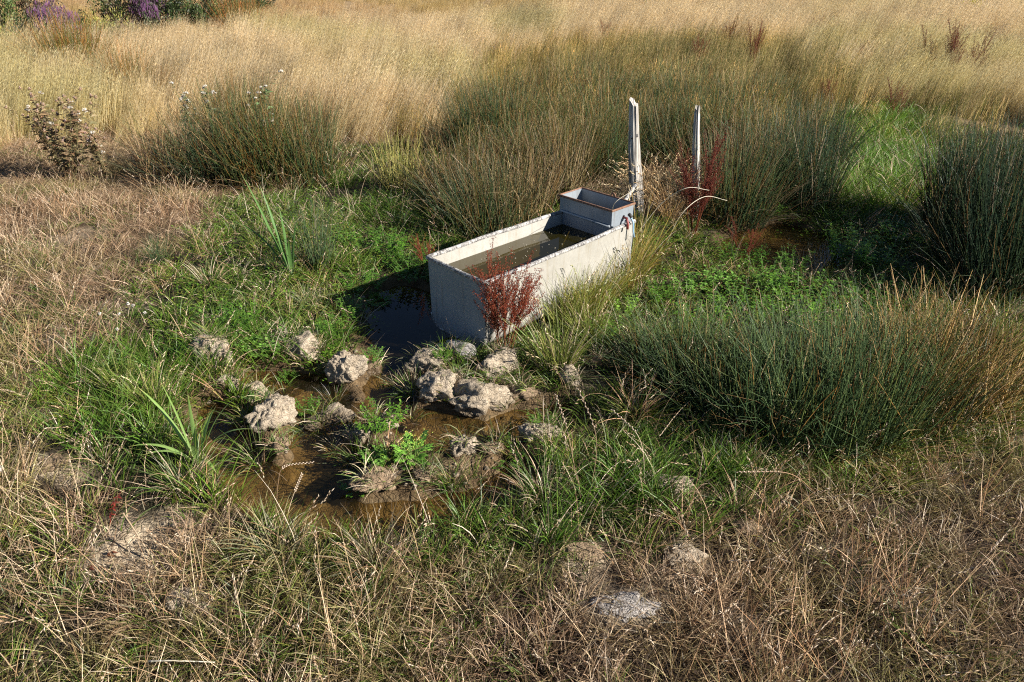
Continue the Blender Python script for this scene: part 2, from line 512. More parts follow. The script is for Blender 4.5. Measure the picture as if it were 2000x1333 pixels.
# ------------------------------------------------------------------ mesh building
class Geo:
    """vertices, faces and one colour per vertex, gathered from arrays"""
    def __init__(self):
        self.v, self.c, self.q, self.t, self.n = [], [], [], [], 0
    def add(self, V, C, quads=None, tris=None):
        V = np.asarray(V, float).reshape(-1, 3)
        C = np.broadcast_to(np.asarray(C, float), (len(V), 3))
        self.v.append(V); self.c.append(C)
        if quads is not None and len(quads):
            self.q.append(np.asarray(quads, int).reshape(-1, 4) + self.n)
        if tris is not None and len(tris):
            self.t.append(np.asarray(tris, int).reshape(-1, 3) + self.n)
        self.n += len(V)
    def mesh(self, name, mat, smooth=False):
        V = np.concatenate(self.v); C = np.concatenate(self.c)
        Q = np.concatenate(self.q) if self.q else np.zeros((0, 4), int)
        T = np.concatenate(self.t) if self.t else np.zeros((0, 3), int)
        me = bpy.data.meshes.new(name)
        me.vertices.add(len(V))
        me.vertices.foreach_set("co", V.astype(np.float32).ravel())
        idx = np.concatenate([Q.ravel(), T.ravel()]).astype(np.int32)
        me.loops.add(len(idx))
        me.loops.foreach_set("vertex_index", idx)
        starts = np.concatenate([np.arange(len(Q)) * 4, len(Q) * 4 + np.arange(len(T)) * 3]).astype(np.int32)
        me.polygons.add(len(starts))
        me.polygons.foreach_set("loop_start", starts)
        at_ = me.color_attributes.new("col", 'FLOAT_COLOR', 'POINT')
        rgba = np.ones((len(V), 4), np.float32); rgba[:, :3] = C
        at_.data.foreach_set("color", rgba.ravel())
        me.update(calc_edges=True)
        me.validate()
        me.polygons.foreach_set("use_smooth", np.full(len(me.polygons), smooth or mat.name.startswith("plant")))
        me.materials.append(mat)
        return me

def pick(pal, n, jitter=.16):
    pal = np.asarray(pal, float)
    c = pal[rng.integers(0, len(pal), n)]
    c2 = pal[rng.integers(0, len(pal), n)]
    c = c + (c2 - c) * rng.random((n, 1)) * .5
    return np.clip(c * (1 + jitter * rng.standard_normal((n, 1))), .005, .95)

def strand_path(base, az, tilt, bend, L, segs, kink=.0):
    n = len(base)
    P = np.zeros((n, segs + 1, 3)); P[:, 0] = base
    D = np.zeros((n, segs + 1, 3))
    for k in range(segs + 1):
        s = (k + .0) / segs
        th = tilt + bend * s ** 1.4
        a = az + (kink * rng.standard_normal(n) if kink else 0)
        D[:, k] = np.stack([np.sin(th) * np.cos(a), np.sin(th) * np.sin(a), np.cos(th)], -1)
        if k < segs:
            P[:, k + 1] = P[:, k] + D[:, k] * (L / segs)[:, None]
    return P, D

def ribbons(g, base, az, tilt, bend, L, w, colB, colT, segs=3, kink=0.0, twist=True, tube=False, tip=.12):
    base = np.asarray(base, float); n = len(base)
    P, D = strand_path(base, az, tilt, bend, L, segs, kink)
    tw = rng.random(n) * np.pi * (1 if twist else 0)
    p1 = np.stack([-np.sin(az), np.cos(az), np.zeros(n)], -1)
    s = np.linspace(0, 1, segs + 1)
    wid = (1 - (1 - tip) * s ** 1.6)
    Cc = colB[:, None] + (colT - colB)[:, None] * s[None, :, None]
    m = 3 if tube else 2
    V = np.zeros((n, segs + 1, m, 3)); C = np.repeat(Cc[:, :, None], m, 2)
    for k in range(segs + 1):
        p2 = np.cross(D[:, k], p1)
        for j in range(m):
            a = tw + j * (2 * np.pi / m)
            off = p1 * np.cos(a)[:, None] + p2 * np.sin(a)[:, None]
            V[:, k, j] = P[:, k] + off * (w * .5 * wid[k])[:, None]
    i0 = (np.arange(n) * (segs + 1) * m)[:, None]
    F = []
    for k in range(segs):
        for j in range(m if tube else 1):
            j2 = (j + 1) % m
            F.append(np.concatenate([i0 + k * m + j, i0 + k * m + j2, i0 + (k + 1) * m + j2, i0 + (k + 1) * m + j], 1))
    g.add(V.reshape(-1, 3), C.reshape(-1, 3), quads=np.concatenate(F))
    return P, D

def spindles(g, cen, axis, ln, wd, colr):
    """little pointed seeds: four-sided double pyramids"""
    cen = np.asarray(cen, float); n = len(cen)
    axis = axis / (np.linalg.norm(axis, axis=1, keepdims=True) + 1e-9)
    h = np.where(np.abs(axis[:, 2:3]) > .9, np.array([[1., 0, 0]]), np.array([[0, 0, 1.]]))
    a = np.cross(axis, h); a /= np.linalg.norm(a, axis=1, keepdims=True) + 1e-9
    b = np.cross(axis, a)
    ln = np.broadcast_to(ln, n)[:, None]; wd = np.broadcast_to(wd, n)[:, None]
    V = np.stack([cen - axis * ln * .5, cen + a * wd * .5, cen + b * wd * .5, cen - a * wd * .5, cen - b * wd * .5, cen + axis * ln * .5], 1)
    i = (np.arange(n) * 6)[:, None]
    T = np.concatenate([np.concatenate([i + p, i + q, i + r], 1) for p, q, r in
                        ((0, 2, 1), (0, 3, 2), (0, 4, 3), (0, 1, 4), (5, 1, 2), (5, 2, 3), (5, 3, 4), (5, 4, 1))])
    g.add(V.reshape(-1, 3), np.repeat(colr, 6, 0), tris=T)

def leaves(g, base, az, pitch, ln, wd, colr, fold=.25, droop=.35, rolla=None):
    """small folded leaves: base, two rows of three, tip"""
    base = np.asarray(base, float); n = len(base)
    f = np.stack([np.cos(pitch) * np.cos(az), np.cos(pitch) * np.sin(az), np.sin(pitch)], -1)
    sd = np.stack([-np.sin(az), np.cos(az), np.zeros(n)], -1)
    up = np.cross(f, sd)
    if rolla is not None:
        sd, up = sd * np.cos(rolla)[:, None] + up * np.sin(rolla)[:, None], up * np.cos(rolla)[:, None] - sd * np.sin(rolla)[:, None]
    L = ln[:, None]; W = wd[:, None] * .5
    rows = [base]
    for s, ww in ((.33, .9), (.66, .8)):
        c = base + f * L * s - np.array([0, 0, 1.]) * L * droop * s * s
        rows += [c + sd * W * ww + up * W * fold, c, c - sd * W * ww + up * W * fold]
    rows.append(base + f * L - np.array([0, 0, 1.]) * L * droop)
    V = np.stack(rows, 1)
    i = (np.arange(n) * 8)[:, None]
    Q = np.concatenate([np.concatenate([i + a, i + b, i + c, i + d], 1) for a, b, c, d in ((1, 4, 5, 2), (2, 5, 6, 3))])
    T = np.concatenate([np.concatenate([i + a, i + b, i + c], 1) for a, b, c in ((0, 1, 2), (0, 2, 3), (4, 7, 5), (5, 7, 6))])
    g.add(V.reshape(-1, 3), np.repeat(colr, 8, 0), quads=Q, tris=T)

def tag(o, label=None, cat=None, group=None, kind=None):
    if label: o["label"] = label
    if cat: o["category"] = cat
    if group: o["group"] = group
    if kind: o["kind"] = kind
    return o

def link(name, me, parent=None, loc=None):
    o = bpy.data.objects.new(name, me)
    col.objects.link(o)
    if parent is not None: o.parent = parent
    if loc is not None: o.location = loc
    return o

def empty(name, loc, rz=0.0):
    o = link(name, None, None, loc)
    o.empty_display_size = .1
    o.rotation_euler = (0, 0, rz)
    return o

# ------------------------------------------------------------------ ground and water
def graded(lo, hi, a, b, step):
    mid = np.arange(a, b + step * .5, step)
    def side(d):
        out, s, x = [], step, 0.0
        while x < d:
            s = s * 1.22; x += s; out.append(min(x, d))
        return np.array(out)
    l, r = side(a - lo), side(hi - b)
    return np.concatenate([(a - l)[::-1], mid, b + r])

GREEN_N = [GREEN, GREEN_SW]
def green_w(x, y):
    wob = (fbm(x * 1.6, y * 1.6, 41, 4) - .5)
    a = sdf(GREEN, x, y) + wob * 1.0
    b = sdf(GREEN_SW, x, y) + wob * .8 - .1
    return np.maximum(np.maximum(sstep(-.18, .22, a), .5 * sstep(-.25, .3, b)), bright_w(x, y))

CLEAR = [(*at(px, py)[:2], r) for px, py, r in ((150, 155, .55), (245, 190, .40), (280, 215, .35), (470, 62, .7), (140, 352, .35))]
def tall_w(x, y):
    k = 1.0
    for qx, qy, r in CLEAR:
        k = k * (1 - .92 * np.exp(-(((x - qx) / r) ** 2 + ((y - qy + .12) / r) ** 2) ** 2))
    return sstep(-.25, .35, sdf(TALL, x, y) + (fbm(x * .8, y * .8, 51, 3) - .5) * .7) * (1 - bright_w(x, y)) * k

def bright_w(x, y):
    return sstep(-.3, .4, sdf(BRIGHT, x, y) + (fbm(x * 1.2, y * 1.2, 53, 3) - .5) * .8)

def meadow_w(x, y):
    return sstep(-1.3, 1.6, sdf(MEADOW, x, y) + (fbm(x * .8, y * .8, 52, 3) - .5) * 2.4) * (1 - bright_w(x, y))

def bare_w(x, y):
    b = np.zeros(np.shape(x))
    for poly, s in BARE:
        b = np.maximum(b, sstep(-s, s, sdf(poly, x, y) + (fbm(x * 7, y * 7, 61, 3) - .5) * s * 2.5))
    return b

def dry_bare_w(x, y):
    """worn spots in the dry turf"""
    return sstep(.60, .70, fbm(x * 2.6, y * 2.6, 71, 4)) * sstep(7.5, 6, y)

def build_ground():
    gx = graded(-260, 260, -4.4, 4.4, .022)
    gy = graded(-60, 420, 1.2, 7.4, .022)
    X, Y = np.meshgrid(gx, gy)
    Z = np.concatenate([ground_z(X[k:k + 20], Y[k:k + 20]) for k in range(0, len(gy), 20)])
    gw = green_w(X, Y); bw = np.maximum(bare_w(X, Y), .3 * dry_bare_w(X, Y)); tw = sstep(5, 9, Y)
    pd = pool_depth(X, Y)
    thatch = np.array([.055, .038, .026]); greens = np.array([.035, .036, .015]); mud = np.array([.50, .41, .29])
    bed = np.array([.215, .165, .09]); field = np.array([.42, .31, .18])
    C = thatch * np.ones(X.shape + (1,))
    C = C + (greens - C) * gw[..., None]
    C = C + (field - C) * (tw * (1 - gw))[..., None]
    C = C + (mud - C) * bw[..., None]
    mz = sstep(-.12, .12, sdf(PUDDLE, X, Y) + (fbm(X * 3, Y * 3, 21, 3) - .5) * .22)
    C = C + (np.array([.20, .145, .085]) - C) * mz[..., None]
    C = C + (np.array([.12, .08, .04]) - C) * sstep(-.14, -.02, pd)[..., None]
    C = C + (bed - C) * sstep(-.04, .06, pd)[..., None]
    C = C + (np.array([.012, .011, .010]) - C) * sstep(-.06, .06, sdf(POCKETS[0], X, Y))[..., None]  # pocket beside the trough: its shade painted into the bed as near-black
    ny, nx = X.shape
    i = np.arange(ny * nx).reshape(ny, nx)
    Q = np.stack([i[:-1, :-1], i[:-1, 1:], i[1:, 1:], i[1:, :-1]], -1).reshape(-1, 4)
    g = Geo(); g.add(np.stack([X, Y, Z], -1), C.reshape(-1, 3), quads=Q)
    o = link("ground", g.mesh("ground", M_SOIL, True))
    tag(o, "uneven meadow soil with mud and a trodden wet hollow", None, None, "structure")

def build_water(name, poly, grow, label, mat):
    c = poly.mean(0)
    pts = c + (poly - c) * grow
    n = len(pts)
    me = bpy.data.meshes.new(name)
    me.from_pydata([(p[0], p[1], WATER_Z) for p in pts], [], [list(range(n))])
    if me.polygons[0].normal.z < 0:
        me.flip_normals()
    me.materials.append(mat)
    tag(link(name, me), label, None, None, "structure")

build_ground()
build_water("puddle_water", PUDDLE, 1.22, "shallow brown and blue puddle around the mud clods", M_WATER)
build_water("pool_water", POOL, 1.15, "small brown pool among weeds right of the trough", M_WATER)

# ------------------------------------------------------------------ the trough
def add_box(g, lo, hi, c=(1, 1, 1)):
    (x0, y0, z0), (x1, y1, z1) = lo, hi
    V = [(x0, y0, z0), (x1, y0, z0), (x1, y1, z0), (x0, y1, z0), (x0, y0, z1), (x1, y0, z1), (x1, y1, z1), (x0, y1, z1)]
    g.add(V, c, quads=[(0, 3, 2, 1), (4, 5, 6, 7), (0, 1, 5, 4), (1, 2, 6, 5), (2, 3, 7, 6), (3, 0, 4, 7)])

def add_tube(g, pts, r, seg=10, c=(1, 1, 1), closed=False, caps=True, rough=0.0):
    pts = np.asarray(pts, float); n = len(pts)
    r = np.broadcast_to(r, n)
    V = []
    prev = None
    for k in range(n):
        a = pts[k - 1] if (k > 0 or closed) else pts[k]
        b = pts[(k + 1) % n] if (k < n - 1 or closed) else pts[k]
        d = (b - a) / (np.linalg.norm(b - a) + 1e-9)
        h = np.array([0, 0, 1.]) if abs(d[2]) < .9 else np.array([1., 0, 0])
        if prev is not None: h = prev
        s = np.cross(d, h); s /= np.linalg.norm(s) + 1e-9
        u = np.cross(s, d); prev = u
        for j in range(seg):
            t = 2 * np.pi * j / seg
            rr = r[k] * (1 + rough * (random.random() - .5))
            V.append(pts[k] + (s * math.cos(t) + u * math.sin(t)) * rr)
    Q = []
    for k in range(n if closed else n - 1):
        k2 = (k + 1) % n
        for j in range(seg):
            j2 = (j + 1) % seg
            Q.append((k * seg + j, k2 * seg + j, k2 * seg + j2, k * seg + j2))
    T = []
    if caps and not closed:
        V += [pts[0], pts[-1]]
        for j in range(seg):
            T.append((len(V) - 2, j, (j + 1) % seg)); T.append((len(V) - 1, (n - 1) * seg + (j + 1) % seg, (n - 1) * seg + j))
    g.add(V, c, quads=Q, tris=T)

def u_profile(w, h, inset, r, off=0.0, nseg=7):
    """half-round-cornered U, from the left top down and up to the right top"""
    pts = [(off, h)]
    xl = inset + off
    for k in range(nseg + 1):
        t = math.pi + (math.pi / 2) * k / nseg
        pts.append((xl + r + math.cos(t) * (r), off + r + math.sin(t) * (r)))
    right = [(w - x, z) for x, z in pts][::-1]
    return pts + right

def build_trough():
    t = empty("water_trough", TROUGH_ORIGIN, TROUGH_ROT)
    tag(t, "galvanised steel cattle water trough standing in the wet hollow", "trough")
    W, L, H = TROUGH_W, TROUGH_L, TROUGH_H
    def taper(v): return 1 - .078 * v
    # side walls and bottom: one folded sheet, split along the length so that it can be dented a little
    g = Geo()
    po = np.array(u_profile(W, H, .012, .085)); pi = np.array(u_profile(W, H, .012, .082, .004))
    ns = 30
    def sheet(p):
        V = []
        for k in range(ns + 1):
            v = .006 + (L - .012) * k / ns
            for (x, z) in p:
                side = 1 if x > W / 2 else -1
                bow = math.sin(math.pi * k / ns) * .010 * side * (z / H) * (1 if 0 < z else 0)
                V.append(((x + bow + .0018 * math.sin(9 * v + side)) * taper(v), v, z))
        return np.array(V)
    m = len(po)
    def quads(flip):
        Q = []
        for k in range(ns):
            for j in range(m - 1):
                q = (k * m + j, k * m + j + 1, (k + 1) * m + j + 1, (k + 1) * m + j)
                Q.append(q if flip else q[::-1])
        return Q
    g.add(sheet(po), (1, 1, 1), quads=quads(True)); g.add(sheet(pi), (1, 1, 1), quads=quads(False))
    link("shell", g.mesh("trough_shell", M_ZINC, True), t)
    # end panels with a folded edge
    def panel(v0, v1):
        g = Geo()
        p = np.array(u_profile(W, H, .012, .085))
        n = len(p)
        V = np.concatenate([np.c_[p[:, 0] * taper(v0), np.full(n, v0), p[:, 1]], np.c_[p[:, 0] * taper(v1), np.full(n, v1), p[:, 1]]])
        Q = [(j, j + 1, n + j + 1, n + j) for j in range(n - 1)] + [(n - 1, 0, n, 2 * n - 1)]
        T = []
        for j in range(1, n - 1):
            T.append((0, j + 1, j)); T.append((n, n + j, n + j + 1))
        g.add(V, (1, 1, 1), quads=Q, tris=T)
        return g
    e1 = link("end_panel", panel(-.002, .004).mesh("end_panel", M_ZINC_SHADED), t)
    e2 = link("end_panel", panel(L - .004, L + .002).mesh("end_panel", M_ZINC_SHADED), t)
    for e, v in ((e1, -.004), (e2, L + .004)):
        g = Geo()
        p = u_profile(W, H, .012, .085)
        add_tube(g, [(x * taper(v), v, z) for x, z in p[1:-1]], .006, 6)
        link("edge_flange", g.mesh("edge_flange", M_RIM, True), e)
    g = Geo()
    # rolled rim: up the left side, across the front, up the right
    def wob(k): return .0012 * math.sin(k * .7) + .0010 * math.sin(k * .33)
    pts = [(-.004 - math.sin(math.pi * k / 24) * .010 + wob(k), L * (24 - k) / 24, H + wob(k + 5)) for k in range(24)]
    pts += [(-.004, .0, H), (.0, -.006, H)] + [(W * k / 10, -.008 + wob(k), H + wob(k + 9)) for k in range(1, 10)] + [(W, -.006, H), (W + .004, .0, H)]
    pts += [(W + .004 + math.sin(math.pi * k / 24) * .010 + wob(k + 3), L * k / 24, H + wob(k + 1)) for k in range(1, 25)]
    pts = [(x * taper(v), v, z) for x, v, z in pts]
    add_tube(g, pts, .0135, 10, rough=.03)
    link("rim", g.mesh("rim", M_RIM, True), t)
    # service box over the far end
    x0, x1, y0, y1, zt, zb, th = -.014, .452, 1.19, 1.415, H + .122, H + .016, .005
    g = Geo()
    add_box(g, (x0, y0, zb), (x1, y0 + th, zt)); add_box(g, (x0, y1 - th, zb), (x1, y1, zt))
    add_box(g, (x0, y0 + th, zb), (x0 + th, y1 - th, zt)); add_box(g, (x1 - th, y0 + th, zb - .02), (x1, y1 - th, zt))
    add_box(g, (x0 + th, y0 + th, zb), (x1 - th, y1 - th, zb + .006))
    b = link("service_box", g.mesh("service_box", M_ZINC_SHADED), t)
    g = Geo()
    add_tube(g, [(x0 - .004, y0 - .004, zt), (x1 + .004, y0 - .004, zt), (x1 + .004, y1 + .004, zt), (x0 - .004, y1 + .004, zt)], .0085, 6, closed=True, rough=.1)
    link("box_rim", g.mesh("box_rim", M_RUST), b)
    g = Geo()
    add_box(g, (.006, y0 + .006, H - .12), (W * taper(y0) - .008, y0 + .010, zb - .001))
    link("baffle", g.mesh("baffle", M_ZINC_SHADED), t)
    g = Geo()
    add_tube(g, [(x0 + .012, y0 - .006, zb), (x1 - .008, y0 - .006, zb - .004)], .009, 8)
    link("ledge", g.mesh("ledge", M_ZINC_SHADED, True), b)
    g = Geo()
    add_tube(g, [(.27 + .016 * math.cos(a), y1 + .005, zt + .012 + .016 * math.sin(a)) for a in np.linspace(0, 2 * np.pi, 12, False)], .0055, 6, closed=True)
    link("lug", g.mesh("lug", M_RUST, True), b)
    g = Geo()
    add_tube(g, [(x1 + .0, y0 + .12, H + .05), (x1 + .03, y0 + .12, H + .05), (x1 + .045, y0 + .115, H + .02), (x1 + .05, y0 + .11, H - .02)], .009, 8)
    link("valve", g.mesh("valve", M_RED, True), b)
    g = Geo()
    add_tube(g, [(x1 + .03, y0 + .14, H + .075), (x1 + .055, y0 + .14, H + .06)], .012, 8)
    link("valve_cap", g.mesh("valve_cap", M_DARK, True), b)
    g = Geo()
    add_tube(g, [(x1 + .03, y0 + .16, H + .04), (x1 + .04, y0 + .165, H + .035), (x1 + .05, y0 + .17, H + .01), (x1 + .055, y0 + .17, H - .05), (x1 + .06, y0 + .175, H - .09)], .006, 8)
    link("supply_hose", g.mesh("supply_hose", M_BLUE, True), b)
    # the water held by it
    g = Geo()
    zw = H - .085
    nx, ny = 2, 2
    g.add([(.006, .006, zw), (W - .006, .006, zw), (W * taper(L) - .006, L - .01, zw), (.006, L - .01, zw)], (1, 1, 1), quads=[(0, 1, 2, 3)])
    w = link("trough_water", g.mesh("trough_water", M_TWATER), None)
    w.location = TROUGH_ORIGIN; w.rotation_euler = (0, 0, TROUGH_ROT)
    tag(w, "dark olive standing water filling the trough", None, None, "structure")
    # seeds and scum adrift on it
    g = Geo()
    n = 46
    c = np.stack([.05 + .36 * rng.random(n), .25 + .9 * rng.random(n) ** .6, np.full(n, zw + .003)], -1)
    spindles(g, c, rng.standard_normal((n, 3)) * np.array([1, 1, .05]), .006 + .012 * rng.random(n), .005, np.array([(.55, .50, .38)] * n))
    f = link("floating_seeds", g.mesh("floating_seeds", M_PLANT), w)
    f["kind"] = "stuff"
build_trough()

def rock(name, loc, size, mat, seed, sub=4, amp=.22, fine=.075, crack=.10, rz=0.0):
    import bmesh
    bm = bmesh.new()
    bmesh.ops.create_icosphere(bm, subdivisions=sub, radius=1.0)
    o3 = Vector((seed * 3.17, seed * 1.31, seed * .77))
    rr = random.Random(seed)
    blobs = [(Vector((rr.uniform(-.5, .5), rr.uniform(-.5, .5), rr.uniform(-.1, .35))), rr.uniform(.42, .68)) for _ in range(6)]
    planes = []
    for _ in range(15):
        nn = Vector((rr.gauss(0, 1), rr.gauss(0, 1), rr.gauss(0, 1))).normalized()
        planes.append((nn, rr.uniform(.62, .98)))
    for v in bm.verts:
        p = v.co.copy()
        d = 1 + amp * mnoise.fractal(p * 1.5 + o3, .9, 2.0, 3) + fine * mnoise.fractal(p * 5 + o3, .6, 2.1, 4) - .6 * fine * abs(mnoise.noise(p * 9 + o3)) + .05 * mnoise.noise(p * 16 + o3)
        pw = p + mnoise.noise_vector(p * 3 + o3) * .18
        dd = mnoise.voronoi(pw * 2.3 + o3)[0]
        d -= crack * max(0, 1 - (dd[1] - dd[0]) / .09)
        pj = (p + mnoise.noise_vector(p * 2.5 + o3) * .16).normalized()
        lump = .0
        for bc, br in blobs:
            tb = pj.dot(bc); dq = br * br - (bc.length_squared - tb * tb)
            if dq > 0: lump = max(lump, tb + dq ** .5)
        lump = max(lump, .45)
        face = min([hh / max(pj.dot(nn), .05) for nn, hh in planes] + [1.25])
        q = p * (d * min(face, lump * 1.15))
        # blunt, lumpy top and a foot that flares a little
        q.z = q.z ** .85 if q.z > 0 else q.z * .7
        v.co = Vector((q.x * size[0], q.y * size[1], q.z * size[2]))
    me = bpy.data.meshes.new(name)
    bm.to_mesh(me); bm.free()
    me.polygons.foreach_set("use_smooth", np.ones(len(me.polygons), bool))
    me.materials.append(mat)
    o = link(name, me, None, loc)
    o.rotation_euler = (0, 0, rz)
    return o

for k, (px, py, w, h, tone, sq, label) in enumerate(CLODS):
    x, y = clod_xy[k]
    s = px_per_m((x, y, 0))
    rw, rh = w / s * .5, h / s
    z = gz(x, y)
    o = rock("mud_clod", (x, y, z - .012), (rw * 1.12, rw * sq * 1.12, max(rh * .66 - .02, .02)), M_MUD[tone], k + 1, 5 if w > 70 else 4, rz=random.random() * .8 - .4)
    tag(o, label, "mud clod", "dried mud clods trodden up around the puddle")

def stone(px, py, w, h, d, label, seed, z=None):
    p = at(px, py, -.03)
    s = px_per_m(p)
    o = rock("footing_stone", (p.x, p.y, gz(p.x, p.y) - .01 if z is None else z), (w / s * .5, d, h / s), M_STONE, seed, 3, .15, .06, .05, rz=-.75)
    tag(o, label, "stone", "stones the trough rests on")
stone(856, 672, 84, 36, .10, "grey stone with white droppings under the trough's left front corner", 41)
stone(900, 702, 90, 28, .09, "long grey stone along the bottom of the trough's shaded end", 42)
stone(1066, 640, 60, 22, .06, "pale stone at the foot of the trough's sunlit side", 43)

# ------------------------------------------------------------------ fence posts, pipe, other odds and ends
def post(px_top, py_top, px_mid, py_mid, base_y, width, label, seed, split):
    b = at(px_mid + (px_mid - px_top) * .5, base_y)
    s = px_per_m(b)
    c, sn = math.cos(CAM_PITCH), math.sin(CAM_PITCH)
    # the height at which a post standing there reaches the row py_top
    hi, lo = 2.0, .2
    for _ in range(40):
        m = (hi + lo) / 2
        zc = b.y * c - (m - CAM_H) * sn; yc = b.y * sn + (m - CAM_H) * c
        if 666.5 - CAM_F * yc / zc < py_top: hi = m
        else: lo = m
    H = lo
    top = Vector(((px_top - 1000) / CAM_F * (b.y * c - (H - CAM_H) * sn), b.y, H))
    root = empty("fence_post", (b.x, b.y, gz(b.x, b.y) - .05))
    tag(root, label, "post", "weathered fence posts behind the trough")
    g = Geo()
    ns, nr = 26, 22
    V = []
    lean = top - b
    for k in range(ns + 1):
        t = k / ns
        cx = lean.x * t + .012 * math.sin(3 * t + seed); cyy = .01 * math.sin(4 * t + seed * 2)
        taper = 1.1 - .52 * max(0, t - .25) / .75 if split else 1.1 - .42 * max(0, t - .3) / .7
        for j in range(nr):
            a = 2 * math.pi * j / nr
            gr = .34 * (mnoise.noise(Vector((math.cos(a) * 3.3 + seed, math.sin(a) * 3.3, t * .9))) + .5 * mnoise.noise(Vector((math.cos(a) * 8 + seed, math.sin(a) * 8, t * 1.6))))
            sq = 1 / max(abs(math.cos(a + .5)), abs(math.sin(a + .5))) * .86
            r = width / s * .5 * taper * min(sq, 1.12) * (1 + gr)
            zz = (H + .05) * t
            if k == ns:
                zz += .02 * mnoise.noise(Vector((math.cos(a) * 2, math.sin(a) * 2, seed))) + (.035 * math.cos(a - 2.4) if not split else .03 * (1 if math.sin(3 * a) > 0 else -1))
            V.append((cx + math.cos(a) * r, cyy + math.sin(a) * r * .8, zz))
    Q = [(k * nr + j, k * nr + (j + 1) % nr, (k + 1) * nr + (j + 1) % nr, (k + 1) * nr + j) for k in range(ns) for j in range(nr)]
    V.append((V[ns * nr][0] - .0, cyy, H + .03)); V[-1] = (cx, cyy, H + .035)
    T = [(len(V) - 1, ns * nr + j, ns * nr + (j + 1) % nr) for j in range(nr)]
    g.add(V, (1, 1, 1), quads=Q, tris=T)
    link("shaft", g.mesh("post_shaft", M_WOOD), root)
    return root, H, width / s

r1, h1, w1 = post(1238, 200, 1243, 330, 425, 23, "thicker pale grey weathered fence post with a flat slanted top", 3, False)
g = Geo(); add_tube(g, [(-w1 * .52, -.01, h1 * .78), (-w1 * .9, -.015, h1 * .77), (-w1 * 1.0, -.015, h1 * .75)], .013, 8)
link("insulator", g.mesh("insulator", M_DARK, True), r1)
r2, h2, w2 = post(1366, 213, 1358, 310, 425, 16, "thinner pale fence post with a split tip, beside the dark red dock", 8, True)
g = Geo(); add_tube(g, [(w2 * .3, -w2 * .45, h2 * .62), (w2 * .55, -w2 * .5, h2 * .60)], .006, 6)
link("staple", g.mesh("staple", M_RUST, True), r2)

def trough_pt(u, v, z):
    p = TU * u + TV * v
    return np.array([TROUGH_ORIGIN.x + p[0], TROUGH_ORIGIN.y + p[1], z])
g = Geo()
pa = trough_pt(.30, 1.425, .47); pb = np.array([*at(1240, 362, .44)[:2], .44])
add_tube(g, [pa + (pb - pa) * t + np.array([0, 0, -.01 * math.sin(3 * t)]) for t in np.linspace(0, 1, 12)], .014, 12, rough=.12)
o = link("water_pipe", g.mesh("water_pipe", M_PIPE, True))
tag(o, "pale grey pipe lying between the trough's box and the thicker post", "pipe")

g = Geo()
p0 = at(0, 930, .02)
o = rock("wood_chunk", (p0.x - .035, p0.y, .03), (.05, .12, .05), M_WHITE, 77, 3, .35, .16, .12, rz=.3)
tag(o, "whitish weathered chunk lying in dry turf, cut by the left picture edge", "chunk")

# ------------------------------------------------------------------ palettes
P_GOLD = [(.80, .64, .39), (.83, .69, .45), (.68, .51, .27), (.60, .48, .23), (.84, .73, .52)]
P_STRAW = [(.58, .45, .30), (.45, .31, .185), (.70, .58, .43), (.34, .21, .12)]
P_THATCH = [(.27, .175, .10), (.37, .26, .165), (.18, .11, .065), (.15, .125, .05), (.32, .215, .13)]
P_GREEN = [(.085, .155, .018), (.125, .20, .028), (.05, .105, .014), (.20, .215, .045)]
P_RUSH = [(.032, .066, .030), (.042, .080, .040), (.06, .085, .024), (.035, .060, .034)]
P_BROWN = [(.19, .10, .03), (.27, .16, .06), (.13, .075, .028)]
P_OLIVE = [(.10, .105, .024), (.14, .125, .035), (.065, .09, .02)]
P_BANK = [(.075, .135, .06), (.10, .16, .08), (.125, .165, .055), (.055, .10, .05), (.035, .07, .035)]
P_DOCK = [(.24, .04, .018), (.32, .075, .025), (.15, .025, .014), (.19, .06, .022)]
P_HERB = [(.10, .22, .022), (.15, .28, .035), (.065, .16, .018)]
P_PALE = [(.62, .55, .42), (.7, .64, .5)]

def disc(n, r):
    a = rng.random(n) * 2 * np.pi
    q = r * np.sqrt(rng.random(n))
    return np.stack([np.cos(a) * q, np.sin(a) * q, np.zeros(n)], -1), a, q / max(r, 1e-6)

# ------------------------------------------------------------------ grass: tufts scattered over the ground
proto_all = {}
def proto(kind, meshes):
    c = bpy.data.collections.new(kind)
    for k, me in enumerate(meshes):
        o = bpy.data.objects.new("%s_%02d" % (kind, k), me)
        c.objects.link(o)
    proto_all[kind] = c

def ears(g, P, D, sel, pal, ln, wd, count):
    """seed heads along the last part of each chosen stem"""
    for k in range(count):
        f = k / max(count - 1, 1)
        c = P[sel, -1] - D[sel, -1] * (ln[sel] * f)[:, None]
        off = rng.standard_normal(c.shape) * wd * .5
        spindles(g, c + off, D[sel, -1] + rng.standard_normal(c.shape) * .25, ln[sel] / count * 2.3, wd, pick(pal, len(sel), .12))

def m_gold(seed, pal, n=64, r=.15, hmin=.42, hmax=.80, lean=.10, w=.0042):
    g = Geo()
    b, a, q = disc(n, r)
    az = rng.standard_normal(n) * .7
    L = hmin + (hmax - hmin) * rng.random(n)
    t = .02 + .20 * rng.random(n)
    c = pick(pal, n)
    P, D = ribbons(g, b, az, t, .04 + .26 * rng.random(n), L, np.full(n, w), c * .92, c, 3)
    sel = np.where(rng.random(n) < .28)[0]
    ears(g, P, D, sel, pal, .10 + .08 * rng.random(n), .0034, 3)
    m = n
    b, a, q = disc(m, r)
    c = pick(pal, m)
    ribbons(g, b, rng.standard_normal(m) * 1.1, .1 + .3 * rng.random(m), .2 + .5 * rng.random(m), .15 + .3 * rng.random(m), np.full(m, w * 1.2), c * .8, c, 3)
    return g.mesh("gold_tuft", M_INST)

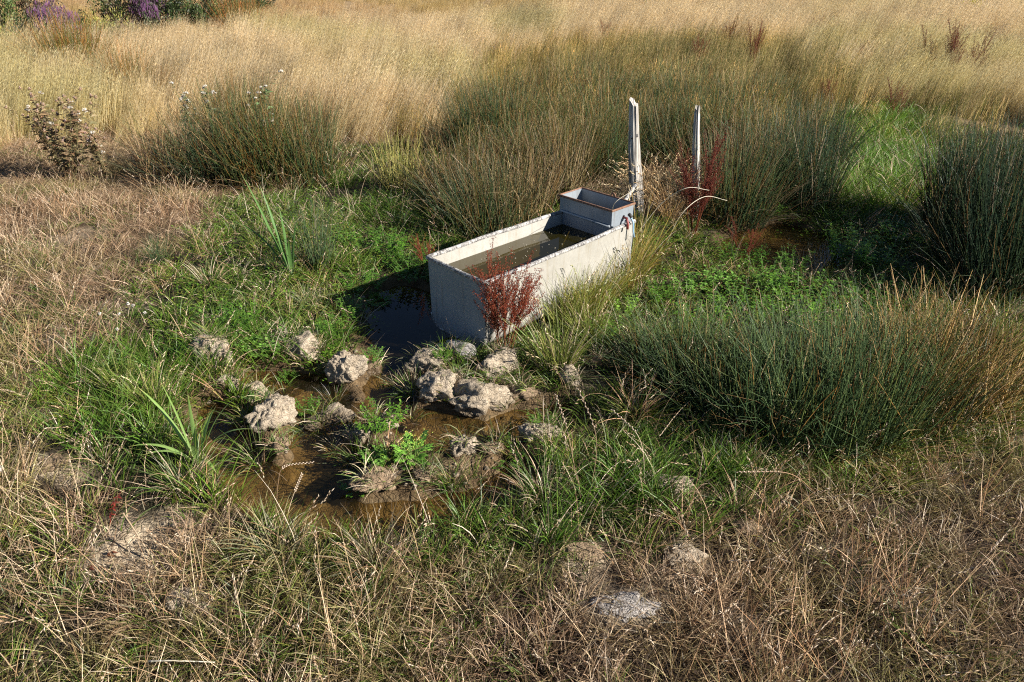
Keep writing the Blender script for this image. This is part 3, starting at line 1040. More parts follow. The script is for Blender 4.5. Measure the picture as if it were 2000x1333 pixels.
proto("gold", [m_gold(k, P_GOLD) for k in range(5)])
proto("meadow", [m_gold(10 + k, [(.12, .145, .03), (.17, .16, .045), (.085, .12, .025), (.27, .20, .085)] + P_GOLD[2:4], 60, .16, .28, .58, .1, .004) for k in range(4)])

def instancer(name, kind, pts, rot, scl, tint, label):
    me = bpy.data.meshes.new(name)
    n = len(pts)
    me.vertices.add(n)
    me.vertices.foreach_set("co", np.asarray(pts, np.float32).ravel())
    def attr(nm, typ, data, field):
        a = me.attributes.new(nm, typ, 'POINT')
        a.data.foreach_set(field, np.ascontiguousarray(data).ravel())
    attr("rot", 'FLOAT_VECTOR', np.asarray(rot, np.float32), "vector")
    attr("scl", 'FLOAT_VECTOR', np.asarray(scl, np.float32), "vector")
    attr("tint", 'FLOAT_VECTOR', np.asarray(tint, np.float32), "vector")
    nv = len(proto_all[kind].objects)
    attr("pick", 'INT', rng.integers(0, nv, n).astype(np.int32), "value")
    o = link(name, me)
    tree = bpy.data.node_groups.new(name + "_scatter", 'GeometryNodeTree')
    tree.interface.new_socket("Geometry", in_out='INPUT', socket_type='NodeSocketGeometry')
    tree.interface.new_socket("Geometry", in_out='OUTPUT', socket_type='NodeSocketGeometry')
    gi, go = tree.nodes.new("NodeGroupInput"), tree.nodes.new("NodeGroupOutput")
    ci = tree.nodes.new("GeometryNodeCollectionInfo")
    ci.inputs["Collection"].default_value = proto_all[kind]
    ci.inputs["Separate Children"].default_value = True
    ci.inputs["Reset Children"].default_value = True
    ip = tree.nodes.new("GeometryNodeInstanceOnPoints")
    ip.inputs["Pick Instance"].default_value = True
    def named(nm, typ):
        k = tree.nodes.new("GeometryNodeInputNamedAttribute")
        k.data_type = typ
        k.inputs["Name"].default_value = nm
        return next(s for s in k.outputs if s.enabled and s.name == "Attribute")
    er = tree.nodes.new("FunctionNodeEulerToRotation")
    tree.links.new(named("rot", 'FLOAT_VECTOR'), er.inputs[0])
    tree.links.new(er.outputs[0], ip.inputs["Rotation"])
    tree.links.new(named("scl", 'FLOAT_VECTOR'), ip.inputs["Scale"])
    tree.links.new(named("pick", 'INT'), ip.inputs["Instance Index"])
    tree.links.new(gi.outputs[0], ip.inputs["Points"])
    tree.links.new(ci.outputs[0], ip.inputs["Instance"])
    tree.links.new(ip.outputs[0], go.inputs[0])
    md = o.modifiers.new("scatter", 'NODES')
    md.node_group = tree
    tag(o, label, "grass", None, "stuff")
    return o

def scatter(bands, weight):
    """points over the ground: bands of (near, far, tufts per square metre), thinned by weight(x, y)"""
    xs, ys = [], []
    for y0, y1, dens in bands:
        hw = .68 * y1 + 1.3
        n = int((y1 - y0) * 2 * hw * dens)
        y = y0 + (y1 - y0) * rng.random(n); x = (rng.random(n) * 2 - 1) * hw
        keep = np.abs(x) < .70 * y + 1.2
        x, y = x[keep], y[keep]
        keep = rng.random(len(x)) < weight(x, y)
        xs.append(x[keep]); ys.append(y[keep])
    return np.concatenate(xs), np.concatenate(ys)

def dry_land(x, y, m=0.0):
    return (1 - sstep(-.10 - m, .0 - m, pool_depth(x, y))) * ~in_trough(x, y, .01)

def clod_free(x, y, k=.8):
    dx = x[:, None] - clod_xy[:, 0]; dy = y[:, None] - clod_xy[:, 1]
    return ((dx ** 2 + dy ** 2) > (clod_r * k) ** 2).all(1)

def tints(n, base, spread, x=None, y=None, freq=.8, seed=5, alt=None):
    t = np.ones((n, 3)) * np.asarray(base) * (1 + spread * rng.standard_normal((n, 1)))
    if alt is not None:
        f = sstep(.42, .66, fbm(x * freq, y * freq, seed, 3))[:, None]
        t = t * (1 + (np.asarray(alt) - 1) * f)
    return np.clip(t, .2, 2)

def place(name, kind, x, y, smin, smax, tint, label, lean=(0, 0), leanj=.08, z=None, tall=1.0, edge=None):
    n = len(x)
    zz = (ground_z(x, y) if z is None else z) - .008
    # each tuft is spun about its own axis first, then leaned with the wind
    a, b = rng.standard_normal(n) * .6, lean[1] + leanj * rng.standard_normal(n)
    ca, sa, cb, sb = np.cos(a), np.sin(a), np.cos(b), np.sin(b)
    rot = np.stack([np.arctan2(sb * sa, cb), np.arcsin(np.clip(sb * ca, -1, 1)), np.arctan2(sa, cb * ca)], -1)
    s = smin + (smax - smin) * rng.random(n)
    if edge is not None: s = s * (.45 + .55 * sstep(.3, 1, edge)) * (.75 + .5 * fbm(x * .7, y * .7, 8, 3))
    scl = np.stack([s, s, s * tall * (.85 + .3 * rng.random(n))], -1)
    return instancer(name, kind, np.stack([x, y, zz], -1), rot, scl, tint, label)

# pale field beyond
x, y = scatter([(5.5, 9, 44), (9, 14, 34), (14, 20, 26), (20, 30, 18)], lambda x, y: tall_w(x, y) * (1 - .55 * meadow_w(x, y)))
place("field_grass", "gold", x, y, .62, .95, tints(len(x), (1.04, 1.0, .96), .12, x, y, .35, 5, (.84, .90, .74)) * (1 - .30 * sstep(.60, .74, fbm(x * .9, y * .55, 7, 3)))[:, None],
      "tall pale golden dry grass of the field beyond the hollow", (0, .30), .08, edge=tall_w(x, y))
x, y = scatter([(5.5, 9, 14), (9, 16, 16)], lambda x, y: meadow_w(x, y) * (~in_trough(x, y, .05)))
place("meadow_grass", "meadow", x, y, .8, 1.1, tints(len(x), (1.1, 1.08, 1), .25, x, y, .9, 15, (1.22, 1.1, .9)),
      "tall mixed olive and tan grass among the rushes behind the trough", (0, .05), .08)
x, y = scatter([(16, 30, 7), (30, 48, 5)], lambda x, y: (1 - tall_w(x, y)))
place("hillside_grass", "gold", x, y, .8, 1.3, tints(len(x), (.86, .74, .62), .10, x, y, .2, 6, (.9, .95, .8)),
      "short brownish grass on the slope beyond the tall field", (0, .1), .1, tall=.38)


# ---- turf close to the camera: real blades, gathered into tufts
def turf(name, x, y, k, r, lmin, lmax, w, tilt, bend, pal, label, s=(.7, 1.2), tint=None, segs=3, dead=0.0, zj=0.0, lean=0.0, kink=0.0, ear=0.0, earpal=P_STRAW, earlen=(.05, .05), zoff=None):
    """k blades round every tuft centre; tilt = (centre, rim, random), bend = (least, random)"""
    n = len(x)
    sc = np.repeat(s[0] + (s[1] - s[0]) * rng.random(n), k)
    z = np.repeat(ground_z(x, y) + (0 if zoff is None else zoff), k)
    d, a, q = disc(n * k, r)
    b = d * sc[:, None]
    b[:, 0] += np.repeat(x, k); b[:, 1] += np.repeat(y, k); b[:, 2] = z - .006 + zj * rng.random(n * k)
    c = pick(pal, n * k)
    if dead:
        isd = rng.random(n * k) < np.repeat(dead * 2 * rng.random(n), k)
        c[isd] = pick(P_STRAW + P_THATCH[1:2], isd.sum())
    if tint is not None:
        c = c * np.repeat(tint, k, 0)
    m = n * k
    az = a + .7 * rng.standard_normal(m)
    if lean:
        az = np.where(rng.random(m) < lean, .6 * rng.standard_normal(m), az)
    g = Geo()
    L = (lmin + (lmax - lmin) * rng.random(m)) * sc
    P, D = ribbons(g, b, az, tilt[0] + tilt[1] * q + tilt[2] * rng.random(m), bend[0] + bend[1] * rng.random(m), L, w * (.7 + .6 * rng.random(m)), c * .88, c * 1.06, segs, kink)
    if ear:
        sel = np.where(rng.random(m) < ear)[0]
        ears(g, P, D, sel, earpal, earlen[0] + earlen[1] * rng.random(m), .0048, 7)
    o = link(name, g.mesh(name, M_PLANT))
    tag(o, label, "grass", None, "stuff")

def mudzone(x, y):
    return sstep(-.12, .12, sdf(PUDDLE, x, y) + (fbm(x * 3, y * 3, 21, 3) - .5) * .22)
def dry_w(x, y):
    return (1 - green_w(x, y)) * (1 - tall_w(x, y)) * dry_land(x, y) * (1 - .95 * bare_w(x, y)) * (1 - meadow_w(x, y)) * clod_free(x, y, .8) * (y < 9.5)
x, y = scatter([(1.2, 3.6, 140), (3.6, 6, 105), (6, 9.5, 80)], lambda x, y: dry_w(x, y) * (1 - .3 * dry_bare_w(x, y)))
turf("dry_turf", x, y, 42, .10, .05, .17, .0030, (.3, .3, .9), (.2, .9), P_THATCH + P_STRAW[:1], "matted brown dead grass of the trodden turf around the hollow",
     (.7, 1.2), tints(len(x), (1, .95, .92), .18, x, y, 1.3, 25, (.78, .95, .62)), 2, 0, .02, 0, .2)
x, y = scatter([(1.2, 3.6, 92), (3.6, 6, 76), (6, 9.5, 60)], lambda x, y: dry_w(x, y) * (.12 + .88 * sstep(.42, .62, fbm(x * 1.5, y * 1.5, 33, 3))))
turf("dry_straw", x, y, 9, .08, .12, .42, .0026, (.03, .2, .62), (.0, .55), P_STRAW, "thin criss-crossing straw stalks in the foreground and left turf",
     (.5, 1.0), tints(len(x), (1.05, .99, .90), .14, x, y, 1.1, 26, (1.0, .88, .82)), 4, 0, 0, .25, .06, .14)
x, y = scatter([(1.2, 3.6, 120), (3.6, 6, 55), (6, 9.5, 30)], lambda x, y: dry_w(x, y) * sstep(.42, .58, fbm(x * 2.0, y * 2.0, 44, 3)) * .9 * (1 - .75 * sstep(-.2, .5, x) * (y < 3)))
turf("olive_turf", x, y, 40, .08, .05, .15, .0034, (.1, .6, .4), (.3, .9), P_GREEN, "low olive-green grass mixed into the dry turf", (.6, 1.1), tints(len(x), (1.0, 1.0, .95), .18), 3, .25)

def marsh_w(x, y):
    return green_w(x, y) * dry_land(x, y, -.03) * (1 - bare_w(x, y)) * clod_free(x, y, .55) * (y < 11) * (1 - .74 * mudzone(x, y))
x, y = scatter([(1.6, 4.5, 170), (4.5, 7, 130), (7, 11, 70)], lambda x, y: marsh_w(x, y) * (.35 + .65 * sstep(.38, .6, fbm(x * 2.3, y * 2.3, 81, 3))))
turf("marsh_grass", x, y, 38, .075, .05, .15, .0040, (.06, .6, .35), (.3, 1.0), P_GREEN, "short green grass of the wet ground around the puddle",
     (.6, 1.25), tints(len(x), (1, 1, 1), .20, x, y, 1.6, 82, (1.3, 1.12, 1.0)), 3, .16)
def lush_w(x, y):
    b = np.exp(-((x + 1.92) / .50) ** 2 - ((y - 3.75) / .50) ** 2) + np.exp(-((x - 4.1) / .9) ** 2 - ((y - 8.6) / 1.4) ** 2) + .35 * sstep(.62, .75, fbm(x * 1.7, y * 1.7, 91, 3)) \
        + .8 * np.exp(-((x + 1.1) / .3) ** 2 - ((y - 2.85) / .22) ** 2) + .7 * np.exp(-((x - .55) / .8) ** 2 - ((y - 2.75) / .25) ** 2)
    return np.clip(np.maximum(b, bright_w(x, y)), 0, 1) * marsh_w(x, y)
x, y = scatter([(1.6, 5, 130), (5, 11, 120)], lush_w)
turf("lush_grass", x, y, 34, .08, .12, .28, .0048, (.05, .4, .3), (.3, .8), P_GREEN[:3] + P_HERB[:1], "longer fresh green grass on the banks of the hollow",
     (.6, 1.15), tints(len(x), (1, 1, 1), .16, x, y, 1.6, 83, (1.3, 1.08, .9)) * (1 + .45 * bright_w(x, y))[:, None], 4, .10, 0, .3)
x, y = scatter([(1.6, 5, 24), (5, 9, 18)], lambda x, y: marsh_w(x, y))
turf("marsh_stalks", x, y, 4, .06, .14, .38, .0024, (.05, .2, .5), (.1, .8), P_STRAW + P_OLIVE[:1], "scattered thin pale seed stalks rising from the green grass", (.7, 1.1), None, 4, 0, 0, .2, .05, .35)
def herb_w(x, y):
    b = sstep(.50, .66, fbm(x * 1.8, y * 1.8, 95, 3)) * (y > 4.0) + 1.3 * np.exp(-((x + 1.35) / 1.0) ** 2 - ((y - 5.7) / 1.2) ** 2) + np.exp(-((x - 1.5) / 1.2) ** 2 - ((y - 5.2) / .8) ** 2)
    return np.clip(b, 0, 1) * green_w(x, y) * (1 - sstep(.0, .16, pool_depth(x, y))) * (y < 9) * ~in_trough(x, y, .02) * (1 - .8 * mudzone(x, y))
x, y = scatter([(2.4, 5, 120), (5, 9, 115)], herb_w)
k = 22
d, a, q = disc(len(x) * k, .09)
d[:, 2] = .10 * rng.random(len(d)) * (1 - .4 * q) + np.repeat(ground_z(x, y), k)
d[:, 0] += np.repeat(x, k); d[:, 1] += np.repeat(y, k)
g = Geo()
m = len(d)
ht = np.repeat(tints(len(x), (.95, .92, .8), .30), k, 0)
leaves(g, d, rng.random(m) * 6.28, .1 + .6 * rng.random(m), .024 * (.6 + .9 * rng.random(m)), .024 * (.35 + .3 * rng.random(m)), pick(P_HERB + P_GREEN, m) * ht, .25, .3)
tag(link("marsh_herbs", g.mesh("marsh_herbs", M_PLANT)), "low small-leaved green herbs covering the wet ground", "herbs", None, "stuff")

# crumbs of mud trodden loose between the clods and on the bare patches
def crumbs(n, x, y, name, label, c1, c2):
    t = (1 + 5 ** .5) / 2
    IV = np.array([(-1, t, 0), (1, t, 0), (-1, -t, 0), (1, -t, 0), (0, -1, t), (0, 1, t), (0, -1, -t), (0, 1, -t), (t, 0, -1), (t, 0, 1), (-t, 0, -1), (-t, 0, 1)]) / 1.9
    IF = np.array([(0, 11, 5), (0, 5, 1), (0, 1, 7), (0, 7, 10), (0, 10, 11), (1, 5, 9), (5, 11, 4), (11, 10, 2), (10, 7, 6), (7, 1, 8), (3, 9, 4), (3, 4, 2), (3, 2, 6), (3, 6, 8), (3, 8, 9), (4, 9, 5), (2, 4, 11), (6, 2, 10), (8, 6, 7), (9, 8, 1)])
    m = len(x)
    V = IV[None] * (1 + .35 * (rng.random((m, 12, 1)) - .5)) * (.004 + .015 * rng.random((m, 1, 1)) ** 2.4) * np.array([1, 1, .75])
    V = V + np.stack([x, y, ground_z(x, y) + .002], -1)[:, None]
    g = Geo()
    g.add(V.reshape(-1, 3), (1, 1, 1), tris=(IF[None] + (np.arange(m) * 12)[:, None, None]).reshape(-1, 3))
    tag(link(name, g.mesh(name, M_MUD[0])), label, "mud crumbs", None, "stuff")
x, y = scatter([(2.2, 5, 300)], lambda x, y: mudzone(x, y) * (1 - sstep(.02, .10, pool_depth(x, y))) * ~in_trough(x, y, .02) + .6 * bare_w(x, y))
crumbs(0, x, y, "mud_crumbs", "loose crumbs of dried mud between the clods and on the bare patch", 0, 0)

cx, cyy, cz = [], [], []
for k, c in enumerate(CLODS[:40]):
    if 21 <= k < 29: continue
    if k in (3, 4, 6, 9, 10): m = 1
    else: m = 2
    hh = max(c[3] / px_per_m((clod_xy[k][0], clod_xy[k][1], 0)) * .66 - .02, .02)
    for j in range(m):
        a = rng.random() * 6.28; q = rng.random() ** .5 * .9
        cx.append(clod_xy[k][0] + math.cos(a) * clod_r[k] * q); cyy.append(clod_xy[k][1] + math.sin(a) * clod_r[k] * q)
        cz.append(hh * .85 * max(0, 1 - q * q) ** .5)
cx, cyy, cz = np.array(cx), np.array(cyy), np.array(cz)
turf("clod_grass", cx, cyy, 40, .05, .05, .13, .0036, (.1, .7, .4), (.4, 1.2), P_GREEN + P_STRAW[:1] + [(.17, .18, .09)], "grass blades growing on and hanging over the mud clods",
     (.7, 1.2), tints(len(cx), (1, 1, 1), .2), 4, .25, zoff=cz)

# ------------------------------------------------------------------ rush tussocks, each a thing of its own
def rush_meshes(pal, brown, n, r, h, spread, head_p, droop=.3, tipdry=.12):
    g = Geo()
    b, a, q = disc(n, r)
    c = pick(pal, n)
    isb = rng.random(n) < brown
    c[isb] = pick(P_BROWN, isb.sum()) if isb.any() else c[isb]
    L = h * (.40 + .65 * rng.random(n) ** .6) * (1 - .10 * q)
    tilt = np.abs(spread * q * rng.random(n) + .15 * rng.standard_normal(n))
    loose = rng.random(n) < .12
    tilt[loose] += .6 * rng.random(loose.sum())
    bendv = droop * rng.random(n) ** 2
    snap = rng.random(n) < .07
    bendv[snap] += .6 + 1.2 * rng.random(snap.sum())
    tipc = c * 1.05
    dry = rng.random(n) < tipdry
    tipc[dry] = pick(P_BROWN + P_STRAW[:1], dry.sum())
    P, D = ribbons(g, b, a + 1.1 * rng.standard_normal(n), tilt, bendv, L, .0038 + .0016 * rng.random(n), c * .95, tipc, 4, .05, tube=True, tip=.25)
    # dead leaves slumped round the foot
    m = n // 4
    b2, a2, q2 = disc(m, r * 1.1)
    cd = pick(P_STRAW[1:] + P_BROWN, m)
    ribbons(g, b2, a2 + .6 * rng.standard_normal(m), .25 + .6 * rng.random(m), .5 + .9 * rng.random(m), h * (.2 + .35 * rng.random(m)), np.full(m, .003), cd * .8, cd, 4, .1)
    stems = g.mesh("rush_stems", M_PLANT)
    g = Geo()
    sel = np.where(rng.random(n) < head_p)[0]
    for k in range(4):
        cen = P[sel, 3] + (P[sel, 4] - P[sel, 3]) * rng.random((len(sel), 1)) * .5 + rng.standard_normal((len(sel), 3)) * .006
        spindles(g, cen, rng.standard_normal((len(sel), 3)) + np.array([0, 0, .8]), .012 + .010 * rng.random(len(sel)), .006, pick([(.12, .065, .03), (.20, .12, .05), (.09, .05, .025)], len(sel)))
    heads = g.mesh("rush_seed_heads", M_PLANT)
    return stems, heads

RUSH = {
    'green': [rush_meshes(P_RUSH, .03, 290, .21, 1.0, .30, .025, .3, .05) for _ in range(4)],
    'mixed': [rush_meshes(P_RUSH + P_OLIVE, .16, 270, .23, 1.0, .36, .28, .3, .3) for _ in range(4)],
    'brown': [rush_meshes(P_OLIVE + P_GOLD[2:4] + P_RUSH[:2] + P_BROWN[1:2], .15, 260, .24, 1.0, .44, .40, .4, .4) for _ in range(3)],
    'bank': [rush_meshes(P_BANK, .03, 290, .21, 1.0, .34, .025, .3, .06) for _ in range(5)],
    'clump': [rush_meshes(P_RUSH + P_BANK[:4] + P_OLIVE[:1], .12, 600, .27, 1.0, .40, .25, .35, .25) for _ in range(3)],
    'tall': [rush_meshes(P_RUSH, .04, 560, .25, 1.0, .24, .05) for _ in range(3)],
    'gold': [rush_meshes(P_GOLD[2:4] + P_OLIVE[:1], .2, 220, .20, 1.0, .30, .35) for _ in range(2)],
    'fine': [rush_meshes([(.07, .12, .05), (.09, .14, .06)], .03, 110, .07, 1.0, .22, .0, .15) for _ in range(2)],
}
n_rush = [0]
def rush(px, py, height, wide, kind, label, group, tint=(1, 1, 1)):
    p = at(px, py)
    z = gz(p.x, p.y)
    root = empty("rush_tussock", (p.x, p.y, z - .01), random.random() * 6.28)
    st, hd = RUSH[kind][n_rush[0] % len(RUSH[kind])]
    n_rush[0] += 1
    k = (.9 + .2 * random.random())
    for nm, me in (("stems", st), ("seed_heads", hd)):
        if nm == "seed_heads" and len(me.vertices) == 0: continue
        o = link(nm, me, root)
        o["kind"] = "stuff"
        o.color = (tint[0] * k, tint[1] * k, tint[2] * k, 1)
    root.rotation_euler = (random.gauss(0, .07), random.gauss(.03, .07), root.rotation_euler[2])
    root.scale = (wide, wide, height * random.uniform(.92, 1.08))
    tag(root, label, "rush tussock", group)
    return root

G_LEFT = "rush tussocks left of the trough"
rush(520, 352, .95, 1.35, 'clump', "main dark green-brown rush tussock of the big clump left of the trough", G_LEFT, (1.15, 1.05, .75))
rush(598, 348, .82, 1.15, 'clump', "rush tussock at the right end of the big clump left of the trough", G_LEFT, (1.05, 1.0, .8))
rush(425, 352, .85, 1.2, 'clump', "rush tussock with white thistle down above it, in the big left clump", G_LEFT)
rush(338, 350, .72, 1.3, 'brown', "sprawling tan-brown rush tussock next to the dry thistle", G_LEFT, (1.1, 1, .95))
rush(480, 322, .95, 1.2, 'clump', "rush tussock at the back of the big clump left of the trough", G_LEFT, (1.15, 1.05, .75))
rush(280, 215, .78, 1.1, 'brown', "faint brown rush tussock in the pale field behind the thistle", G_LEFT, (1.2, 1.1, 1))
rush(150, 155, 1.12, 1.35, 'clump', "ochre-brown rush tussock standing alone in the pale field, far left", G_LEFT, (1.9, 1.25, .6))
rush(245, 190, .85, 1.2, 'mixed', "low loose ochre tussock just right of the far left field tussock", G_LEFT, (1.8, 1.3, .8))
rush(470, 62, .95, 1.4, 'clump', "distant dark brown tussock in the pale field before the bushes", G_LEFT, (2.4, 1.4, .9))
rush(622, 535, .58, .95, 'fine', "slender blue-green rush clump beside the tall broad-leaved reed", G_LEFT)
rush(785, 372, .62, .95, 'gold', "yellow-green tussock between the left clump and the trough", G_LEFT, (1.0, 1.15, .7))
rush(850, 395, .55, .8, 'mixed', "small rush tussock behind the trough's left wall, beside the yellow-green tussock", G_LEFT)
rush(310, 520, .28, .6, 'fine', "short blue-green rush tuft in the grass left of the leafy weeds", G_LEFT)

G_BACK = "rush tussocks massed behind the trough"
rush(945, 452, .72, 1.0, 'clump', "rush tussock leaning over the middle of the trough's left wall", G_BACK, (1.0, 1.0, .9))
rush(1015, 428, .74, 1.1, 'brown', "brownish rush tussock pressed against the trough's left wall near the box", G_BACK)
rush(1085, 392, .78, 1.0, 'brown', "brownish rush tussock directly behind the tank box", G_BACK)
rush(905, 400, .72, 1.1, 'brown', "rush tussock at the left end of the bank, right of the yellow-green one", G_BACK, (1, .95, .9))
ORD = ['first', 'second', 'third', 'fourth', 'fifth', 'sixth', 'seventh', 'eighth']
ROWS = [(4, 'nearest row'), (8, 'row level with the posts'), (6, 'row just beyond the posts'), (3, 'farthest row')]
for k, (px, py, h, w, kd) in enumerate([
        (965, 372, .80, 1.1, 'mixed'), (1040, 360, .8, 1.1, 'clump'), (1120, 352, .82, 1.1, 'mixed'), (1175, 345, .82, 1.0, 'clump'),
        (930, 305, .95, 1.15, 'tall'), (1000, 300, .9, 1.2, 'clump'), (1080, 292, .85, 1.2, 'mixed'), (1160, 285, .85, 1.2, 'clump'),
        (1240, 300, .85, 1.1, 'clump'), (1300, 318, .8, 1.1, 'clump'), (1320, 270, .85, 1.2, 'tall'), (1400, 300, .85, 1.1, 'clump'),
        (985, 240, .85, 1.3, 'clump'), (1080, 232, .8, 1.3, 'mixed'), (1180, 235, .8, 1.3, 'clump'), (1270, 232, .8, 1.3, 'tall'),
        (1360, 240, .8, 1.3, 'clump'), (1440, 250, .8, 1.3, 'clump'), (1150, 190, .75, 1.3, 'mixed'), (1330, 190, .75, 1.3, 'clump'),
        (1500, 225, .7, 1.2, 'tall')]):
    r_ = 0; j = k
    while j >= ROWS[r_][0]: j -= ROWS[r_][0]; r_ += 1
    rush(px, py, h * random.uniform(.78, 1.0), w, kd, "rush tussock in the bank behind the trough, %s, %s from left" % (ROWS[r_][1], ORD[j]), G_BACK, (1.25, 1.15, .9) if k % 3 else (.95, 1.0, .85))
rush(1425, 432, .75, 1.1, 'clump', "arching rush tussock right of the dark red dock, by the brown pool", G_BACK, (1.0, 1.0, .9))
rush(1400, 385, .78, 1.1, 'brown', "brown rush tussock behind the dark red dock, right of the thin post", G_BACK)
rush(1480, 395, .82, 1.0, 'clump', "rush tussock between the arching one and the upright dark green one", G_BACK, (1.0, 1.0, .9))
rush(1560, 402, .82, 1.2, 'tall', "upright dark green rush tussock with a clean right edge, behind the pool", G_BACK)
rush(1500, 340, .82, 1.1, 'clump', "rush tussock behind the upright dark green one, nearer the posts", G_BACK, (1.0, 1.0, .9))
rush(1585, 330, .8, 1.2, 'tall', "dark green rush tussock bordering the bright green grass patch", G_BACK)

G_RIGHT = "rush tussocks at the right picture edge"
rush(1900, 520, 1.15, 1.2, 'tall', "tallest blue-green rush tussock at the right, first from the bright grass", G_RIGHT)
rush(1985, 560, 1.1, 1.2, 'tall', "tall blue-green rush tussock cut by the right edge, nearest of its clump", G_RIGHT)
rush(1965, 470, 1.1, 1.2, 'tall', "tall rush tussock in the middle of the clump at the right edge", G_RIGHT)
rush(1870, 445, .95, 1.1, 'tall', "rush tussock at the back left of the clump at the right edge", G_RIGHT)
rush(2040, 480, 1.1, 1.3, 'tall', "rush tussock at the back of the right clump, mostly beyond the edge", G_RIGHT)
rush(1930, 585, .85, 1.0, 'green', "lower rush tussock at the front left of the clump at the right edge", G_RIGHT)

G_FRONT = "rush tussocks of the low bank right of the puddle"
FR = [(1300, 728, .46, .95, 'green', "leftmost low blue-green rush tussock of the bank right of the puddle"),
      (1372, 741, .52, 1.0, 'green', "second low rush tussock from the left in the bank's back row"),
      (1365, 777, .52, .95, 'green', "dark rush tussock at the bank's left front, above shaded water"),
      (1455, 756, .56, 1.0, 'green', "rush tussock in the bank just right of its darkest gap"),
      (1440, 810, .58, .95, 'green', "front row rush tussock, second from the puddle side"),
      (1535, 761, .60, 1.0, 'green', "rush tussock at the centre of the bank's back row"),
      (1520, 842, .62, 1.0, 'green', "dense rush tussock at the centre front of the bank"),
      (1620, 756, .60, 1.0, 'green', "back row rush tussock right of the bank's centre"),
      (1605, 857, .64, 1.0, 'green', "front rush tussock with ochre stems at its foot"),
      (1705, 751, .60, 1.0, 'green', "back row rush tussock below the tall right clump"),
      (1690, 847, .64, 1.0, 'green', "front rush tussock left of the brown-headed one"),
      (1775, 812, .60, 1.1, 'mixed', "rush tussock with many red-brown seed heads near the right end"),
      (1800, 746, .56, 1.0, 'brown', "reddish-tipped rush tussock under the tall right clump"),
      (1860, 782, .54, 1.1, 'brown', "yellow-brown rush tussock near the right end of the bank"),
      (1925, 761, .50, 1.1, 'brown', "rightmost yellowish tussock of the low bank at the picture edge"),
      (1880, 716, .50, 1.0, 'mixed', "low tussock filling the gap before the tall right clump")]
for px, py, h, w, kd, lb in FR:
    k = random.uniform(.85, 1.2)
    rush(px, py, h * random.uniform(.74, 1.08), w * 1.05, 'bank' if kd == 'green' else kd, lb, G_FRONT, (1.3 * k, 1.2 * k, .95 * k))

# ------------------------------------------------------------------ sedge and grass tussocks that stand out singly
def tussock_mesh(pal, n, r, lmin, lmax, w, spread, bend, dead=.1, ear=0.0, lean=(0, 0)):
    g = Geo()
    b, a, q = disc(n, r)
    c = pick(pal, n)
    isd = rng.random(n) < dead
    c[isd] = pick(P_STRAW, isd.sum())
    P, D = ribbons(g, b, a + .6 * rng.standard_normal(n), .06 + spread * q * (.4 + rng.random(n)), bend * (.3 + rng.random(n)), lmin + (lmax - lmin) * rng.random(n),
                   w * (.7 + .6 * rng.random(n)), c * .88, c * 1.08, 5)
    if ear:
        sel = np.where(rng.random(n) < ear)[0]
        ears(g, P, D, sel, P_GOLD[:3], .05 + .06 * rng.random(n), .007, 5)
    return g.mesh("tussock_blades", M_PLANT)

def tussock(px, py, me, s, label, z=None, lean=(0, 0), tint=(1, 1, 1), group="grass tussocks standing out singly"):
    p = at(px, py, 0 if z is None else z)
    o = link("grass_tussock", me, None, (p.x, p.y, (gz(p.x, p.y) if z is None else z) - .01))
    o.scale = (s, s, s)
    o.rotation_euler = (lean[0], lean[1], random.random() * 6.28)
    o.color = (*tint, 1)
    tag(o, label, "grass tussock", group)
    return o

T_SEDGE = [tussock_mesh([(.38, .25, .045), (.26, .22, .04), (.44, .28, .08), (.17, .19, .035)], 280, .10, .22, .55, .0044, .5, .8, .1, .03) for _ in range(2)]
T_STRAW = [tussock_mesh(P_GOLD[1:3] + [(.40, .24, .09)], 120, .06, .3, .6, .0032, .5, 1.3, 0, .5) for _ in range(2)]
T_SHAG = [tussock_mesh(P_GREEN[:3] + [(.15, .18, .08)], 190, .05, .08, .24, .0036, .9, 1.1, .3) for _ in range(3)]
T_GREY = [tussock_mesh([(.36, .34, .26), (.28, .28, .19), (.42, .38, .30)], 150, .05, .08, .20, .003, .9, 1.2, .3) for _ in range(2)]
T_YG = [tussock_mesh([(.22, .25, .05), (.28, .28, .07), (.15, .22, .04)], 240, .08, .14, .38, .0042, .45, .6, .12, .015) for _ in range(2)]
tussock(1212, 560, T_SEDGE[0], 1.0, "orange-gold sedge tussock leaning on the right end of the trough", lean=(0, .25))
tussock(1240, 520, T_SEDGE[1], 1.1, "tall gold sedge tussock behind the one at the trough's right end", lean=(0, .15))
tussock(1160, 598, T_SEDGE[1], .85, "yellow-green sedge tussock against the middle of the trough's sunlit side", tint=(.8, 1, .8))
tussock(1105, 630, T_YG[0], 1.15, "fresh green tussock against the trough's sunlit side, nearest the dock")
tussock(1185, 572, T_YG[1], 1.1, "green-gold tussock hiding the lower far part of the trough's sunlit side")
tussock(1138, 610, T_SEDGE[0], .9, "thin yellow sedge between two tussocks on the trough's sunlit side", tint=(.85, 1, .8))
tussock(1225, 540, T_YG[0], 1.3, "high green tussock at the far corner of the trough's sunlit side")
tussock(1090, 722, T_YG[1], 1.15, "pale green upright tussock on the mud right of the rust-red dock")
tussock(1150, 655, T_YG[0], .9, "green tussock between the dock and the leafy weeds on the right")
tussock(1285, 405, T_STRAW[0], 1.0, "drooping orange-straw grass tussock between the two posts", tint=(1.1, .95, .85))
tussock(1255, 415, T_STRAW[1], 1.0, "straw-coloured grass tussock at the foot of the thicker post")
tussock(1310, 440, T_STRAW[1], .9, "straw tussock before the dark red dock, with arching stems", tint=(1.1, .95, .8))
tussock(500, 880, T_SHAG[0], 1.1, "spiky green grass tussock left in the puddle beside the pale cracked clod")
